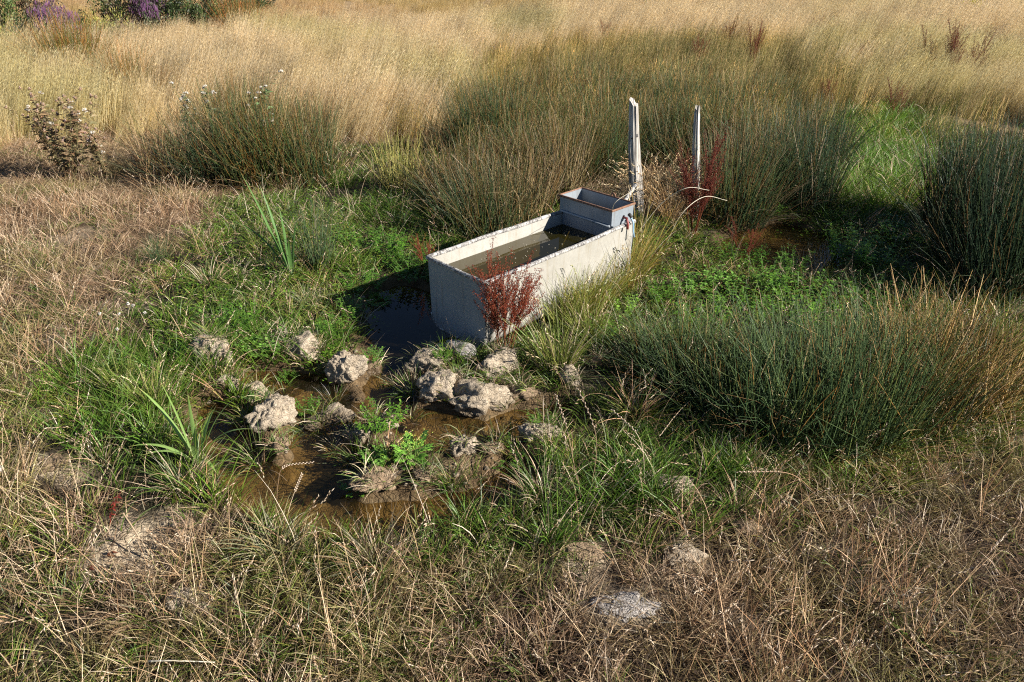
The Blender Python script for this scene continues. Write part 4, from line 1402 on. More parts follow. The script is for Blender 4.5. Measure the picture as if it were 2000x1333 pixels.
tussock(1060, 975, T_SHAG[1], 1.25, "shaggy green tussock on the puddle's right bank below a pale clod")
tussock(1140, 990, T_SHAG[2], 1.1, "shaggy dark green tussock right of another at the puddle's near bank")
tussock(1245, 815, T_SHAG[0], 1.3, "brown-green tussock in shade left of the rush bank", tint=(1.2, .95, .8))
tussock(700, 880, T_SHAG[2], .9, "grass tussock hanging over the clod in the puddle's centre")
tussock(808, 752, T_SHAG[1], 1.0, "long-bladed tussock hanging left from the long mud bank")
tussock(572, 688, T_GREY[0], 1.0, "grey dead grass tuft drooping over the far side clod")
tussock(420, 640, T_GREY[1], .8, "greyish green tuft before the leafy weeds on the left", tint=(.7, .85, .6))
tussock(410, 560, T_SHAG[0], 1.2, "round green grass tussock left of the leafy weeds")
tussock(600, 600, T_GREY[1], 1.0, "grey-green tuft at the tip of the trough's shadow", tint=(.7, .8, .6))
tussock(300, 800, T_YG[0], .75, "upright fresh green tussock on the left bank")
tussock(240, 760, T_YG[1], .75, "fresh green tussock at the outer edge of the left bank")
tussock(360, 960, T_SHAG[2], 1.2, "green grass tussock below the broad-leaved reed")
tussock(540, 1080, T_GREY[0], 1.3, "tan-based grass tussock below the near end of the puddle", tint=(.8, .8, .6))
tussock(735, 1110, T_GREY[1], 1.4, "dry shaggy tussock in the foreground below the puddle's centre", tint=(.9, .8, .65))
tussock(650, 760, T_SHAG[1], .7, "thin blue-green tuft at the left foot of the tall pale clod", tint=(.8, .9, 1.2))
tussock(1010, 850, T_SHAG[0], .8, "sparse green tuft in the brown water left of the right bank clod")
tussock(880, 940, T_SHAG[2], .8, "sparse tuft beside the pale knobbly clod near the curled stem")

# ------------------------------------------------------------------ docks: dead rust-red seed stalks
def dock_stem(h):
    g = Geo(); gs = Geo()
    n = 1 + 5
    base = np.zeros((1, 3))
    c = pick([(.22, .06, .03), (.30, .12, .05)], 1)
    P, D = ribbons(g, base, np.array([random.random() * 6.28]), np.array([.02]), np.array([.12]), np.array([h]), np.array([.0055]), c, c, 8, .0, tube=True, tip=.4)
    m = 7
    f = .30 + .5 * rng.random(m)
    k = (f * 8).astype(int)
    bp = P[0, k] + (P[0, np.minimum(k + 1, 8)] - P[0, k]) * (f * 8 - k)[:, None]
    cc = np.repeat(c, m, 0)
    P2, D2 = ribbons(g, bp, rng.random(m) * 6.28, .35 + .2 * rng.random(m), -.25 * rng.random(m), h * (.22 + .2 * rng.random(m)), np.full(m, .003), cc, cc, 4, tube=True, tip=.5)
    def whorls(path, lo, hi, cnt):
        t = lo + (hi - lo) * (np.repeat(np.linspace(0, 1, cnt), 6) + .02 * rng.standard_normal(cnt * 6))
        t = np.clip(t, 0, 1) * (len(path) - 1)
        i = np.minimum(t.astype(int), len(path) - 2)
        cen = path[i] + (path[i + 1] - path[i]) * (t - i)[:, None]
        off = rng.standard_normal((len(t), 3)) * np.array([.006, .006, .003])
        spindles(gs, cen + off, rng.standard_normal((len(t), 3)) + np.array([0, 0, -.5]), .006 + .004 * rng.random(len(t)), .0045, pick(P_DOCK, len(t)))
    whorls(P[0], .42, 1.0, int(26 * h / .55))
    for j in range(m):
        whorls(P2[j], .15, 1.0, 11)
    return g.mesh("dock_stem", M_PLANT), gs.mesh("dock_seeds", M_PLANT)
DOCK = [dock_stem(.55) for _ in range(5)]

def dock(px, py, height, nst, spread, label, tint=(1, 1, 1), leafy=True, lean=0.0):
    p = at(px, py)
    root = empty("dock_plant", (p.x, p.y, gz(p.x, p.y)), random.random() * 6.28)
    for k in range(nst):
        st, sd = DOCK[k % len(DOCK)]
        s = link("stem", st, root)
        a = 6.28 * k / nst + random.random()
        rr = .035 * random.random() * (spread > .1)
        s.location = (math.cos(a) * rr, math.sin(a) * rr, 0)
        tl = spread * (.25 + .75 * random.random())
        s.rotation_euler = Vector((math.cos(a) * math.sin(tl), math.sin(a) * math.sin(tl) + lean, math.cos(tl))).to_track_quat('Z', 'Y').to_euler()
        q = height / .55 * (.72 + .38 * random.random())
        s.scale = (q ** .5, q ** .5, q)
        s.color = (*tint, 1)
        d = link("seed_whorls", sd, s)
        d["kind"] = "stuff"
        d.color = (*tint, 1)
    if leafy:
        g = Geo()
        m = 9
        leaves(g, np.zeros((m, 3)) + rng.standard_normal((m, 3)) * .01, rng.random(m) * 6.28, .2 + .5 * rng.random(m), .10 + .08 * rng.random(m), .03 + .02 * rng.random(m), pick([(.12, .16, .03), (.25, .06, .02), (.3, .16, .05)], m), .2, .6)
        o = link("basal_leaves", g.mesh("basal_leaves", M_PLANT), root); o["kind"] = "stuff"
    tag(root, label, "dock", "dead docks with rust-red seed stalks")

for q_, (px, py, s_, lb) in enumerate([(1330, 700, .9, "yellow-green grass tussock at the back left of the low rush bank"), (1480, 715, .9, "yellow-green grass tussock behind the centre of the low rush bank"),
        (1640, 700, .9, "grass tussock between the low rush bank and the shaded herb"), (1760, 700, 1.0, "tan-green tussock before the tall right rushes"), (1560, 830, .8, "fresh grass tussock in the front of the low rush bank"),
        (1840, 780, 1.0, "yellowish grass tussock inside the right end of the low rush bank"), (1960, 700, 1.1, "yellow-green tussock at the picture edge below the tall rushes"), (1270, 690, .8, "green tussock at the left foot of the low rush bank")]):
    tussock(px, py, T_YG[q_ % 2], s_, lb)

dock(985, 690, .60, 18, .34, "big rust-red dock in seed before the trough's front corner", (1.0, .85, .9))
dock(832, 525, .28, 4, .22, "small orange-red dock just left of the trough's left rim")
dock(828, 300, .36, 1, .03, "single dark red dock spike standing left of the rush bank", (.55, .5, .6), False)
dock(1352, 470, .74, 12, .30, "dark red dock before the thinner post", (.62, .45, .5))
dock(1395, 330, .55, 2, .10, "dark red dock spike leaning right beside the thinner post", (.6, .5, .6), False)
dock(905, 215, .5, 2, .12, "dark brown dock at the upper left end of the rush bank", (.45, .6, .7), False)
dock(1452, 500, .35, 3, .9, "fallen red dock lying towards the brown pool", (.8, .6, .6), False)
FD = [(1360, 122, .72, 4, "brown-red dock in the field above the thinner post"),
      (1466, 118, .8, 5, "taller dark red dock right of the one above the thinner post"),
      (1422, 72, .6, 3, "small far brown dock between and behind two red docks"),
      (1590, 60, .55, 1, "lone far dock spike at the upper right of the field"),
      (1680, 118, .6, 3, "small reddish dock left of the three docks at the right"),
      (1796, 145, .75, 5, "red dock, left one of the three in the right field"),
      (1848, 148, .85, 8, "red dock, broadest and middle one of the three in the right field"),
      (1890, 145, .7, 3, "red dock, right one of the three in the right field"),
      (1740, 220, .6, 2, "dark brown dock spike above the bright green grass patch"),
      (1806, 180, .3, 5, "low red dock leaves below the three docks in the right field"),
      (1605, 205, .5, 3, "brown dock behind the dark green rushes"),
      (1180, 70, .55, 2, "far brown dock beside the yellow ragwort")]
for px, py, h, k, lb in FD:
    dock(px, py + 26, h * 1.0, k + 1, .16, lb, (.8, .8, .75), False)

# ------------------------------------------------------------------ broad-leaved reeds, every blade a part
def blade_mesh(L, w, bend):
    g = Geo()
    n = 9
    V, C = [], []
    for k in range(n + 1):
        s = k / n
        th = bend * s * s
        y = L * (s - .0) * math.cos(th * .5); x = L * s * math.sin(th * .6)
        ww = w * .5 * (min(1, .55 + s * 1.5) if s < .35 else (1 - ((s - .35) / .65) ** 1.8)) + .0008
        c = np.array([.16, .25, .09]) * (1 - s) ** .5 + np.array([.15, .24, .05]) * (1 - (1 - s) ** .5)
        if s < .12: c = np.array([.42, .46, .26])
        if s > .93: c = np.array([.35, .30, .12])
        for d in (-1, 0, 1):
            V.append((x + (.25 * ww if d else 0), d * ww, y)); C.append(c)
    Q = []
    for k in range(n):
        for j in range(2):
            Q.append((k * 3 + j, k * 3 + j + 1, k * 3 + 4 + j, k * 3 + 3 + j))
    g.add(V, np.array(C), quads=Q)
    return g.mesh("reed_blade", M_PLANT, True)
BLADES = [blade_mesh(1.0, .060, b) for b in (.1, .35, .7, 1.2)]
def reed(px, py, blades, label, tint):
    p = at(px, py)
    root = empty("broad_leaved_reed", (p.x, p.y, gz(p.x, p.y)))
    for L, az, tilt, bi, w in blades:
        o = link("leaf", BLADES[bi], root)
        o.location = (.01 * math.cos(az), .01 * math.sin(az), 0)
        o.rotation_euler = Vector((math.cos(az) * math.sin(tilt), math.sin(az) * math.sin(tilt), math.cos(tilt))).to_track_quat('Z', 'X').to_euler()
        o.rotation_euler = (0, tilt, az)
        o.scale = (L, w, L)
        o.color = (*tint, 1)
    tag(root, label, "reed", "broad-leaved reeds at the water")
reed(388, 905, [(.44, 2.9, .32, 1, .40), (.46, 3.3, .10, 0, .42), (.36, 1.6, .06, 0, .36), (.34, .2, .16, 1, .40), (.42, .1, .36, 1, .42), (.38, -.2, .52, 2, .36),
                (.30, 3.5, .62, 2, .42), (.26, -2.4, .55, 2, .45), (.24, -1.2, .4, 1, .45), (.20, -.8, .7, 3, .4), (.28, .9, .3, 1, .36)],
     "pale-based broad-leaved reed fanning out at the puddle's left edge", (1.35, 1.3, 1.15))
reed(572, 548, [(.78, 2.95, .28, 0, .45), (.66, 2.6, .22, 0, .42), (.55, 3.3, .14, 0, .45), (.58, 2.9, .46, 2, .34), (.46, .3, .10, 0, .38), (.50, 2.2, .06, 0, .38), (.36, -1.2, .15, 1, .36), (.60, 3.6, .18, 1, .36), (.42, 1.2, .16, 1, .34)],
     "tall broad-leaved reed leaning left beside the slender rush clump", (.62, .78, .62))

# ------------------------------------------------------------------ leafy herbs in and around the water
def herb_foliage(n_st, h, spread, leaf, pal, per=12, upright=.5, lobed=False):
    g = Geo()
    b, a, q = disc(n_st, spread * .55)
    L = h * (.6 + .5 * rng.random(n_st))
    c = pick([(.16, .26, .06), (.12, .20, .05)], n_st)
    P, D = ribbons(g, b, a, .1 + (.9 - upright) * q, .25 * rng.random(n_st), L, np.full(n_st, .0045), c, c, 5, .12, tube=True, tip=.5)
    bb, aa, pp, ll, ww = [], [], [], [], []
    for j in range(n_st):
        t = (.18 + .82 * np.sort(rng.random(per))) * 5
        i = np.minimum(t.astype(int), 4)
        cen = P[j, i] + (P[j, i + 1] - P[j, i]) * (t - i)[:, None]
        az = np.arange(per) * 2.4 + rng.random()
        k = 3 if lobed else 1
        for d in range(k):
            bb.append(cen); aa.append(az + (d - (k - 1) / 2) * .75)
            pp.append(.15 + .7 * t / 5 * rng.random(per)); s = leaf * (.65 + .6 * rng.random(per)) * (1.1 - .35 * t / 5)
            ll.append(s * (1 if d == k // 2 else .8)); ww.append(s * (.42 + .12 * rng.random(per)))
    n = sum(len(v) for v in bb)
    leaves(g, np.concatenate(bb), np.concatenate(aa), np.concatenate(pp), np.concatenate(ll), np.concatenate(ww), pick(pal, n), .25, .25)
    return g.mesh("herb_foliage", M_PLANT)
P_BRIGHT = [(.17, .34, .05), (.22, .40, .08), (.13, .27, .04)]
H_TALL = [herb_foliage(26, .22, .16, .038, P_HERB, 12, .6) for _ in range(3)]
H_WIDE = [herb_foliage(34, .15, .24, .034, P_HERB, 10, .3) for _ in range(3)]
H_LOBED = [herb_foliage(22, .20, .18, .045, P_BRIGHT, 7, .45, True) for _ in range(2)]
def herb(px, py, me, s, label, tint=(1, 1, 1), z=None, tall=1.0):
    zz = gz(*at(px, py)[:2]) if z is None else z
    p = at(px, py, max(zz, WATER_Z))
    o = link("leafy_herb", me, None, (p.x, p.y, max(zz, WATER_Z) - .005))
    o.scale = (s, s, s * tall)
    o.rotation_euler = (0, 0, random.random() * 6.28)
    o.color = (*tint, 1)
    tag(o, label, "herb", "leafy herbs growing in the wet hollow")
herb(745, 826, H_WIDE[0], .72, "lush bright green herb crowning a clod in the puddle's middle", (1.15, 1.15, 1), .06)
herb(470, 655, H_TALL[1], .9, "leafy green herb on the far left bank of the puddle", (1, 1.05, .9))
herb(430, 630, H_WIDE[0], .9, "spreading herb behind the one on the far left bank")
herb(515, 690, H_LOBED[0], .75, "bright upright herb between the left bank weeds and the tufted clod")
herb(662, 665, H_TALL[2], .85, "bright herb at the left edge of the dark blue water", (1.1, 1.1, 1))
herb(640, 690, H_WIDE[1], .5, "low yellow-green leaves under the herb left of the dark water", (1.4, 1.3, 1))
herb(560, 740, H_WIDE[2], .35, "tiny floating green leaves by the far side clod")
herb(700, 952, H_WIDE[1], .42, "flat green leaves on the near brown water left of a brown clod", tall=.5)
herb(735, 905, H_LOBED[1], .45, "small green rosette above the crumbly brown clod")
herb(600, 800, H_WIDE[0], .45, "dull green weeds between two pale clods")
herb(505, 778, H_WIDE[2], .40, "grey-green weed hanging on the left weedy clod", (.9, .9, 1.3), .02)
herb(725, 700, H_WIDE[0], .45, "broad pale green leaves on the small clod beside the tall one", (1.2, 1.2, 1.3), .02)
herb(985, 900, H_WIDE[1], .6, "green leaves between two pale clods at the puddle's right")
herb(1060, 840, H_WIDE[2], .55, "green weeds behind the right bank clod")
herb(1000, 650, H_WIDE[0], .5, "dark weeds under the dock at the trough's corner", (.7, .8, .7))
herb(866, 705, H_TALL[1], .4, "small dark herb at the foot of the trough's shaded end")
herb(760, 505, H_TALL[2], 1.0, "pale-stemmed herb overhanging the far end of the dark water", (.9, 1, .8))
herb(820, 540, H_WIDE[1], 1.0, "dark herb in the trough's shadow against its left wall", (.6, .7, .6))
herb(705, 560, H_WIDE[0], .9, "dark herb overhanging the left edge of the dark blue water", (.9, 1, .9))
herb(735, 590, H_WIDE[1], .6, "floating weed in the middle of the dark blue water", (.8, .9, .8), tall=.5)
herb(690, 620, H_TALL[0], .7, "green herb at the shadow's edge left of the dark blue water")
herb(795, 520, H_WIDE[2], .9, "dark weeds between the dark water and the trough's left wall", (.8, .9, .8))
herb(700, 480, H_WIDE[2], 1.1, "herb patch behind the slender rush clump")
herb(1350, 575, H_LOBED[1], .9, "pale green lobed herb in the weeds right of the trough", (1, 1, 1))
herb(1410, 560, H_LOBED[0], .8, "pale green lobed herb right of another, near the brown pool")
herb(1290, 590, H_TALL[0], .7, "green herb beside the sedge at the trough's right", (.9, .95, .8))
herb(1215, 612, H_LOBED[1], .7, "yellow-green lobed herb closest to the trough's sunlit side", (1.15, 1.05, .9))
herb(1180, 650, H_LOBED[0], .6, "yellow-green lobed herb between dock and rush bank", (1.1, 1.05, .9))
herb(1650, 505, H_TALL[1], 1.25, "bushy bright green herb at the right shore of the brown pool", (1.15, 1.15, .9))
herb(1710, 530, H_TALL[2], 1.2, "bushy green herb right of the pool's brightest herb", (.85, .95, .8))
herb(1455, 515, H_WIDE[1], 1.0, "green herb spreading over the pool's left end", (.95, 1, .9))
herb(1545, 535, H_TALL[0], .9, "green herb hiding the middle of the brown pool's near edge")
herb(1500, 570, H_TALL[0], 1.1, "dense green herb on the near shore of the brown pool")
herb(1450, 610, H_WIDE[0], 1.2, "green herb carpet between the pool and the low rush bank")
herb(1570, 590, H_WIDE[1], 1.3, "green herb spreading before the pool's right half")
herb(1590, 660, H_TALL[1], 1.1, "bright herb poking out of the low rush bank's back", (1.1, 1.15, .9))
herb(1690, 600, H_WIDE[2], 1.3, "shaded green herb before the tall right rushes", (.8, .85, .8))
herb(1500, 420, H_LOBED[0], .7, "pale green herb at the far shore of the brown pool")
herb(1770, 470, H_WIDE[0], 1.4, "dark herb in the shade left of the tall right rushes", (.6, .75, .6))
herb(1380, 640, H_WIDE[1], 1.1, "low green herb left of the herb carpet", (.95, 1, .8))

# the bright rosette with every leaf a part
def lobed_leaf():
    g = Geo()
    a = np.array([-1.15, -.55, 0, .55, 1.15])
    n = len(a)
    b = np.zeros((n, 3)); b[:, 0] = .55
    leaves(g, b, a, np.full(n, .05), np.array([.28, .38, .45, .38, .28]), np.full(n, .24), np.array([(.19, .38, .06)] * n) * (1 + .1 * rng.standard_normal((n, 1))), .2, .2)
    st = np.zeros((1, 3)); c = np.array([[.25, .36, .10]])
    ribbons(g, st, np.zeros(1), np.array([1.45]), np.array([.1]), np.array([.6]), np.array([.05]), c, c, 3, 0, False)
    return g.mesh("lobed_leaf", M_PLANT)
LOBE = lobed_leaf()
p = at(806, 905, -.01)
root = empty("leaf_rosette", (p.x, p.y, -.03))
for k in range(34):
    o = link("leaf", LOBE, root)
    f = k / 34
    s = .055 + .065 * random.random()
    o.location = (random.uniform(-.02, .02), random.uniform(-.02, .02), .0 + .11 * f)
    o.rotation_euler = (random.uniform(-.2, .2), -.15 - 1.0 * f * random.random(), k * 2.4)
    o.scale = (s, s, s)
    o.color = (1.1, 1.1, 1, 1)
g = Geo()
b, a, q = disc(9, .02)
c = pick([(.22, .34, .08)], 9)
P, D = ribbons(g, b, a, .1 + .25 * rng.random(9), .1 * rng.random(9), .12 + .08 * rng.random(9), np.full(9, .006), c, c, 4, 0, tube=True, tip=.5)
cen = np.repeat(P[:, -1], 6, 0) + rng.standard_normal((54, 3)) * .012
spindles(g, cen, rng.standard_normal((54, 3)), .010, .008, pick([(.35, .42, .08), (.45, .45, .08)], 54))
o = link("flower_stems", g.mesh("flower_stems", M_PLANT), root); o["kind"] = "stuff"
tag(root, "brightest green lobed-leaf rosette standing in the brown water", "herb", "leafy herbs growing in the wet hollow")

# ------------------------------------------------------------------ thistles
def thistle_head(fluffy):
    g = Geo()
    n = 26
    d = rng.standard_normal((n, 3)); d[:, 2] = np.abs(d[:, 2]) * (1 if fluffy else .8)
    d /= np.linalg.norm(d, axis=1, keepdims=True)
    if fluffy:
        spindles(g, d * .012, d, .026, .004, pick([(.62, .56, .46), (.7, .66, .58)], n))
        spindles(g, d * .004, d, .014, .010, pick([(.30, .22, .13)], n))
    else:
        spindles(g, d * .006, d, .022, .009, pick([(.26, .16, .09), (.36, .24, .14)], n))
        spindles(g, np.array([[0, 0, .014]] * 6) + rng.standard_normal((6, 3)) * .003, np.array([[0, 0, 1.]] * 6) + rng.standard_normal((6, 3)) * .4, .018, .004, pick([(.55, .40, .30), (.45, .30, .30)], 6))
    return g.mesh("thistle_head", M_PLANT)
HEADS = [thistle_head(False), thistle_head(True), thistle_head(False)]
def thistle(px, py, h, nst, spread, label, leafpal, fluff, group):
    p = at(px, py)
    root = empty("thistle", (p.x, p.y, gz(p.x, p.y)))
    g = Geo()
    b, a, q = disc(nst, .06)
    c = pick([(.30, .25, .12), (.24, .22, .10)], nst)
    P, D = ribbons(g, b, a, .05 + spread * q, -.1 + .2 * rng.random(nst), h * (.75 + .3 * rng.random(nst)), np.full(nst, .008), c, c, 7, .06, tube=True, tip=.5)
    nb = nst * 6
    par = np.repeat(np.arange(nst), 6); t = .35 + .6 * rng.random(nb); k = (t * 7).astype(int).clip(0, 6)
    bp = P[par, k] + (P[par, k + 1] - P[par, k]) * (t * 7 - k)[:, None]
    cb = pick([(.30, .25, .12)], nb)
    P2, D2 = ribbons(g, bp, rng.random(nb) * 6.28, .5 + .4 * rng.random(nb), -.5 * rng.random(nb), h * (.12 + .18 * rng.random(nb)), np.full(nb, .004), cb, cb, 4, .05, tube=True, tip=.5)
    link("stems", g.mesh("thistle_stems", M_PLANT), root)["kind"] = "stuff"
    g = Geo()
    nl = nst * 48
    par = rng.integers(0, nst, nl); t = .12 + .85 * rng.random(nl); k = (t * 7).astype(int).clip(0, 6)
    lb = P[par, k] + (P[par, k + 1] - P[par, k]) * (t * 7 - k)[:, None]
    leaves(g, lb, rng.random(nl) * 6.28, .3 + .5 * rng.random(nl), (.06 + .08 * rng.random(nl)) * h, .018 + .018 * rng.random(nl), pick(leafpal, nl), .5, .5, rng.random(nl))
    nl2 = nb * 5
    par = rng.integers(0, nb, nl2)
    f = rng.random((nl2, 1))
    leaves(g, P2[par, 1] + (P2[par, 4] - P2[par, 1]) * f, rng.random(nl2) * 6.28, .2 + .8 * rng.random(nl2), .03 + .03 * rng.random(nl2), .010 + .008 * rng.random(nl2), pick(leafpal, nl2), .5, .4, rng.random(nl2))
    link("leaves", g.mesh("thistle_leaves", M_PLANT), root)["kind"] = "stuff"
    tips = np.concatenate([P[:, -1], P2[:, -1]])
    for j, q in enumerate(tips):
        o = link("flower_head", HEADS[1 if random.random() < fluff else (j % 2) * 2], root)
        o.location = q; s = 1.0 + .5 * random.random()
        o.scale = (s, s, s)
        o.rotation_euler = (random.uniform(-.5, .5), random.uniform(-.5, .5), random.random() * 6)
    tag(root, label, "thistle", group)
DRYL = [(.22, .17, .08), (.30, .23, .12), (.17, .15, .065), (.24, .13, .07)]
GT = "thistles gone to seed on the left"
thistle(140, 352, .84, 13, .42, "large dry brown thistle at the left of the field edge", DRYL, .15, GT)
thistle(215, 350, .55, 4, .5, "smaller dry thistle leaning right beside the large dry one", DRYL, .2, GT)
thistle(372, 330, .72, 2, .10, "thistle with white down at the left of the big rush clump", [(.14, .18, .07), (.2, .22, .1)], .9, GT)
thistle(447, 330, .85, 1, .10, "thistle with grey-white down rising highest above the big rush clump", [(.14, .18, .07), (.2, .22, .1)], .9, GT)
thistle(522, 335, .85, 2, .08, "green thistle with white down at the right of the big rush clump", [(.12, .19, .07), (.16, .22, .09)], .9, GT)

# ------------------------------------------------------------------ bushes at the field's far side
def bush_meshes(pal, n, leaf, flowers=None, fn=0):
    g = Geo()
    cl = rng.standard_normal((26, 3)) * np.array([.42, .42, .30]); cl[:, 2] = np.abs(cl[:, 2]) + .25
    i = rng.integers(0, 26, n)
    d = rng.standard_normal((n, 3)); d /= np.linalg.norm(d, axis=1, keepdims=True)
    pos = cl[i] + d * (.20 * rng.random((n, 1)) ** .4)
    pos[:, 2] = np.clip(pos[:, 2], .05, None)
    shade = pick(pal, 26, .2)[i]
    leaves(g, pos, rng.random(n) * 6.28, rng.random(n) * 1.2 - .2, leaf * (.6 + .8 * rng.random(n)), leaf * .5 * (.6 + .6 * rng.random(n)), np.clip(shade * (1 + .2 * rng.standard_normal((n, 1))), .01, .9), .3, .2, rng.random(n) * 3)
    crown = g.mesh("bush_crown", M_PLANT)
    g = Geo()
    m = 26
    tgt = cl
    L = np.linalg.norm(tgt, axis=1); az = np.arctan2(tgt[:, 1], tgt[:, 0]); tl = np.arccos(tgt[:, 2] / L)
    c = pick([(.12, .08, .05), (.18, .13, .09)], m)
    ribbons(g, np.zeros((m, 3)), az, tl, np.zeros(m), L, np.full(m, .02), c, c, 4, .05, tube=True, tip=.4)
    stems = g.mesh("bush_stems", M_PLANT)
    fl = None
    if flowers is not None:
        g = Geo()
        i = rng.integers(0, 26, fn)
        d = rng.standard_normal((fn, 3)); d[:, 2] = np.abs(d[:, 2]); d /= np.linalg.norm(d, axis=1, keepdims=True)
        spindles(g, cl[i] + d * .22 + np.array([0, 0, .05]), d * .4 + np.array([0, 0, 1.]), .09 + .06 * rng.random(fn), .022, pick(flowers, fn))
        fl = g.mesh("bush_flowers", M_PLANT)
    return crown, stems, fl
P_PURPLE = [(.20, .085, .19), (.26, .11, .25), (.16, .07, .14)]
BUSH = {'dark': bush_meshes([(.04, .07, .02), (.06, .09, .03), (.09, .08, .04)], 2600, .07),
        'green': bush_meshes([(.10, .15, .04), (.14, .18, .05), (.07, .11, .03)], 2600, .07),
        'brown': bush_meshes([(.15, .09, .05), (.10, .07, .04), (.12, .11, .05)], 2400, .07),
        'purple': bush_meshes([(.08, .11, .05), (.10, .09, .07)], 1800, .06, P_PURPLE, 700),
        'yellow': bush_meshes([(.16, .18, .05), (.12, .16, .04)], 1500, .06, [(.36, .33, .07), (.42, .37, .1)], 220)}
def bush(px, py, wpx, h, kind, label):
    p = at(px, py)
    z = gz(p.x, p.y)
    root = empty("bush", (p.x, p.y, z - .05), random.random() * 6.28)
    cr, st, fl = BUSH[kind]
    for nm, me in (("crown", cr), ("stems", st), ("flowers", fl)):
        if me is not None:
            link(nm, me, root)["kind"] = "stuff"
    w = wpx / px_per_m(p) / 1.5
    root.scale = (w, w, h / 1.05)
    tag(root, label, "bush", "bushes along the far left of the field")
bush(12, 84, 80, 1.2, 'green', "tall green bush in the top left corner")
bush(12, 102, 50, .75, 'yellow', "yellow-flowered plant below the bush in the top left corner")
bush(55, 88, 70, .75, 'dark', "low dark green bush between the corner bush and the purple ones")
bush(92, 72, 90, 1.25, 'brown', "dark brown bush behind the purple-flowered ones")
bush(102, 88, 60, .9, 'purple', "purple-flowered bush, left and paler one of the adjoining pair")
bush(134, 94, 62, .85, 'purple', "purple-flowered bush, right one of the adjoining pair, more vivid")
bush(205, 84, 90, .75, 'yellow', "low yellow-green shrub right of the purple-flowered pair")
bush(225, 62, 90, 1.2, 'green', "green and brown bush behind the low yellow-green shrub")
bush(270, 70, 90, 1.35, 'brown', "russet-brown bush beside a purple-flowered one at the top")
bush(302, 72, 70, 1.25, 'purple', "purple-flowered bush among the dark bushes at the top edge")
bush(345, 67, 90, 1.25, 'dark', "dark green bush right of the purple one at the top edge")
bush(400, 60, 90, 1.0, 'green', "mid green bush towards the right end of the bush row")
bush(440, 42, 90, .8, 'dark', "dark bush, second from the right end of the bush row")
bush(492, 30, 90, .7, 'dark', "last small dark bush at the right end of the bush row")
bush(1955, 21, 90, .6, 'brown', "small dark shrub in the top right corner of the field")
bush(1990, 46, 80, .45, 'brown', "low brown shrub below the one in the top right corner")
for px, py, lb in ((1190, 50, "yellow ragwort in the field left of the upper dock"), (1275, 50, "yellow ragwort right of another one near the top edge"), (1878, 70, "yellow ragwort in the right field below the corner shrubs")):
    p = at(px, py)
    root = empty("ragwort", (p.x, p.y, gz(p.x, p.y)))
    g = Geo(); n = 7
    b, a, q = disc(n, .05); c = pick([(.2, .2, .07)], n)
    P, D = ribbons(g, b, a, .05 + .3 * q, .1 * rng.random(n), .62 + .15 * rng.random(n), np.full(n, .008), c, c, 4, tube=True, tip=.5)
    link("stems", g.mesh("ragwort_stems", M_PLANT), root)["kind"] = "stuff"
    g = Geo(); m = 60
    cen = P[rng.integers(0, n, m), -1] + rng.standard_normal((m, 3)) * np.array([.06, .06, .025])
    spindles(g, cen, rng.standard_normal((m, 3)) * .3 + np.array([0, 0, 1.]), .015, .03, pick([(.55, .48, .05), (.6, .5, .1)], m))
    link("flowers", g.mesh("ragwort_flowers", M_PLANT), root)["kind"] = "stuff"
    tag(root, lb, "ragwort", "ragworts flowering in the field")
p = at(150, -4)
root = empty("marker_post", (p.x, p.y, gz(p.x, p.y) - .1))
g = Geo(); add_tube(g, [(0, 0, 0), (.0, 0, .8), (.03, 0, 1.55)], .035, 10)
link("shaft", g.mesh("marker_shaft", M_WHITE, True), root)
g = Geo(); add_tube(g, [(.03, 0, 1.55), (.031, 0, 1.60)], [.036, .02], 10)
link("cap", g.mesh("marker_cap", M_WHITE, True), root)
tag(root, "thin white marker post beyond the purple bushes", "post")

# ------------------------------------------------------------------ single stalks that stand out
def stalk(pts_px, r, label, ear=0, pal=P_STRAW, name="grass_stalk", leafcol=None):
    """a stem through points given as (px, py, height above the ground)"""
    pts = np.array([at(a, b, z) for a, b, z in pts_px])
    # smooth it
    t = np.linspace(0, len(pts) - 1, 26)
    i = np.minimum(t.astype(int), len(pts) - 2); f = (t - i)
    def cr(p0, p1, p2, p3, f):
        f = f[:, None]
        return .5 * (2 * p1 + (p2 - p0) * f + (2 * p0 - 5 * p1 + 4 * p2 - p3) * f ** 2 + (3 * p1 - p0 - 3 * p2 + p3) * f ** 3)
    ext = np.concatenate([pts[:1] * 2 - pts[1:2], pts, pts[-1:] * 2 - pts[-2:-1]])
    path = cr(ext[i], ext[i + 1], ext[i + 2], ext[i + 3], f)
    root = empty(name, path[0])
    path = path - path[0]
    c = pick(pal, 1)
    g = Geo(); add_tube(g, path, np.linspace(r, r * .55, len(path)), 5, c)
    link("stem", g.mesh("stalk_stem", M_PLANT), root)
    if ear:
        m = ear
        t = np.linspace(.62, 1, m) * (len(path) - 1)
        i = np.minimum(t.astype(int), len(path) - 2)
        cen = path[i] + (path[i + 1] - path[i]) * (t - i)[:, None]
        d = path[i + 1] - path[i]; d /= np.linalg.norm(d, axis=1, keepdims=True)
        sd = np.cross(d, np.array([0, 1., .3])); sd /= np.linalg.norm(sd, axis=1, keepdims=True) + 1e-9
        sg = np.where(np.arange(m) % 2, 1, -1)[:, None]
        g = Geo(); spindles(g, cen + sd * sg * .003, d + sd * sg * .45, .014, .006, pick([(.6, .48, .36), (.66, .52, .38)], m))
        link("ear", g.mesh("stalk_ear", M_PLANT), root)
    tag(root, label, "grass stalk", "single stalks standing out")
stalk([(540, 985, .0), (543, 945, .10), (555, 912, .17), (612, 903, .19)], .0018, "braided grass ear arching over the nearest brown water", 22)
stalk([(560, 1010, .0), (572, 970, .10), (590, 925, .22)], .0018, "straight braided grass ear right of the arching one", 16)
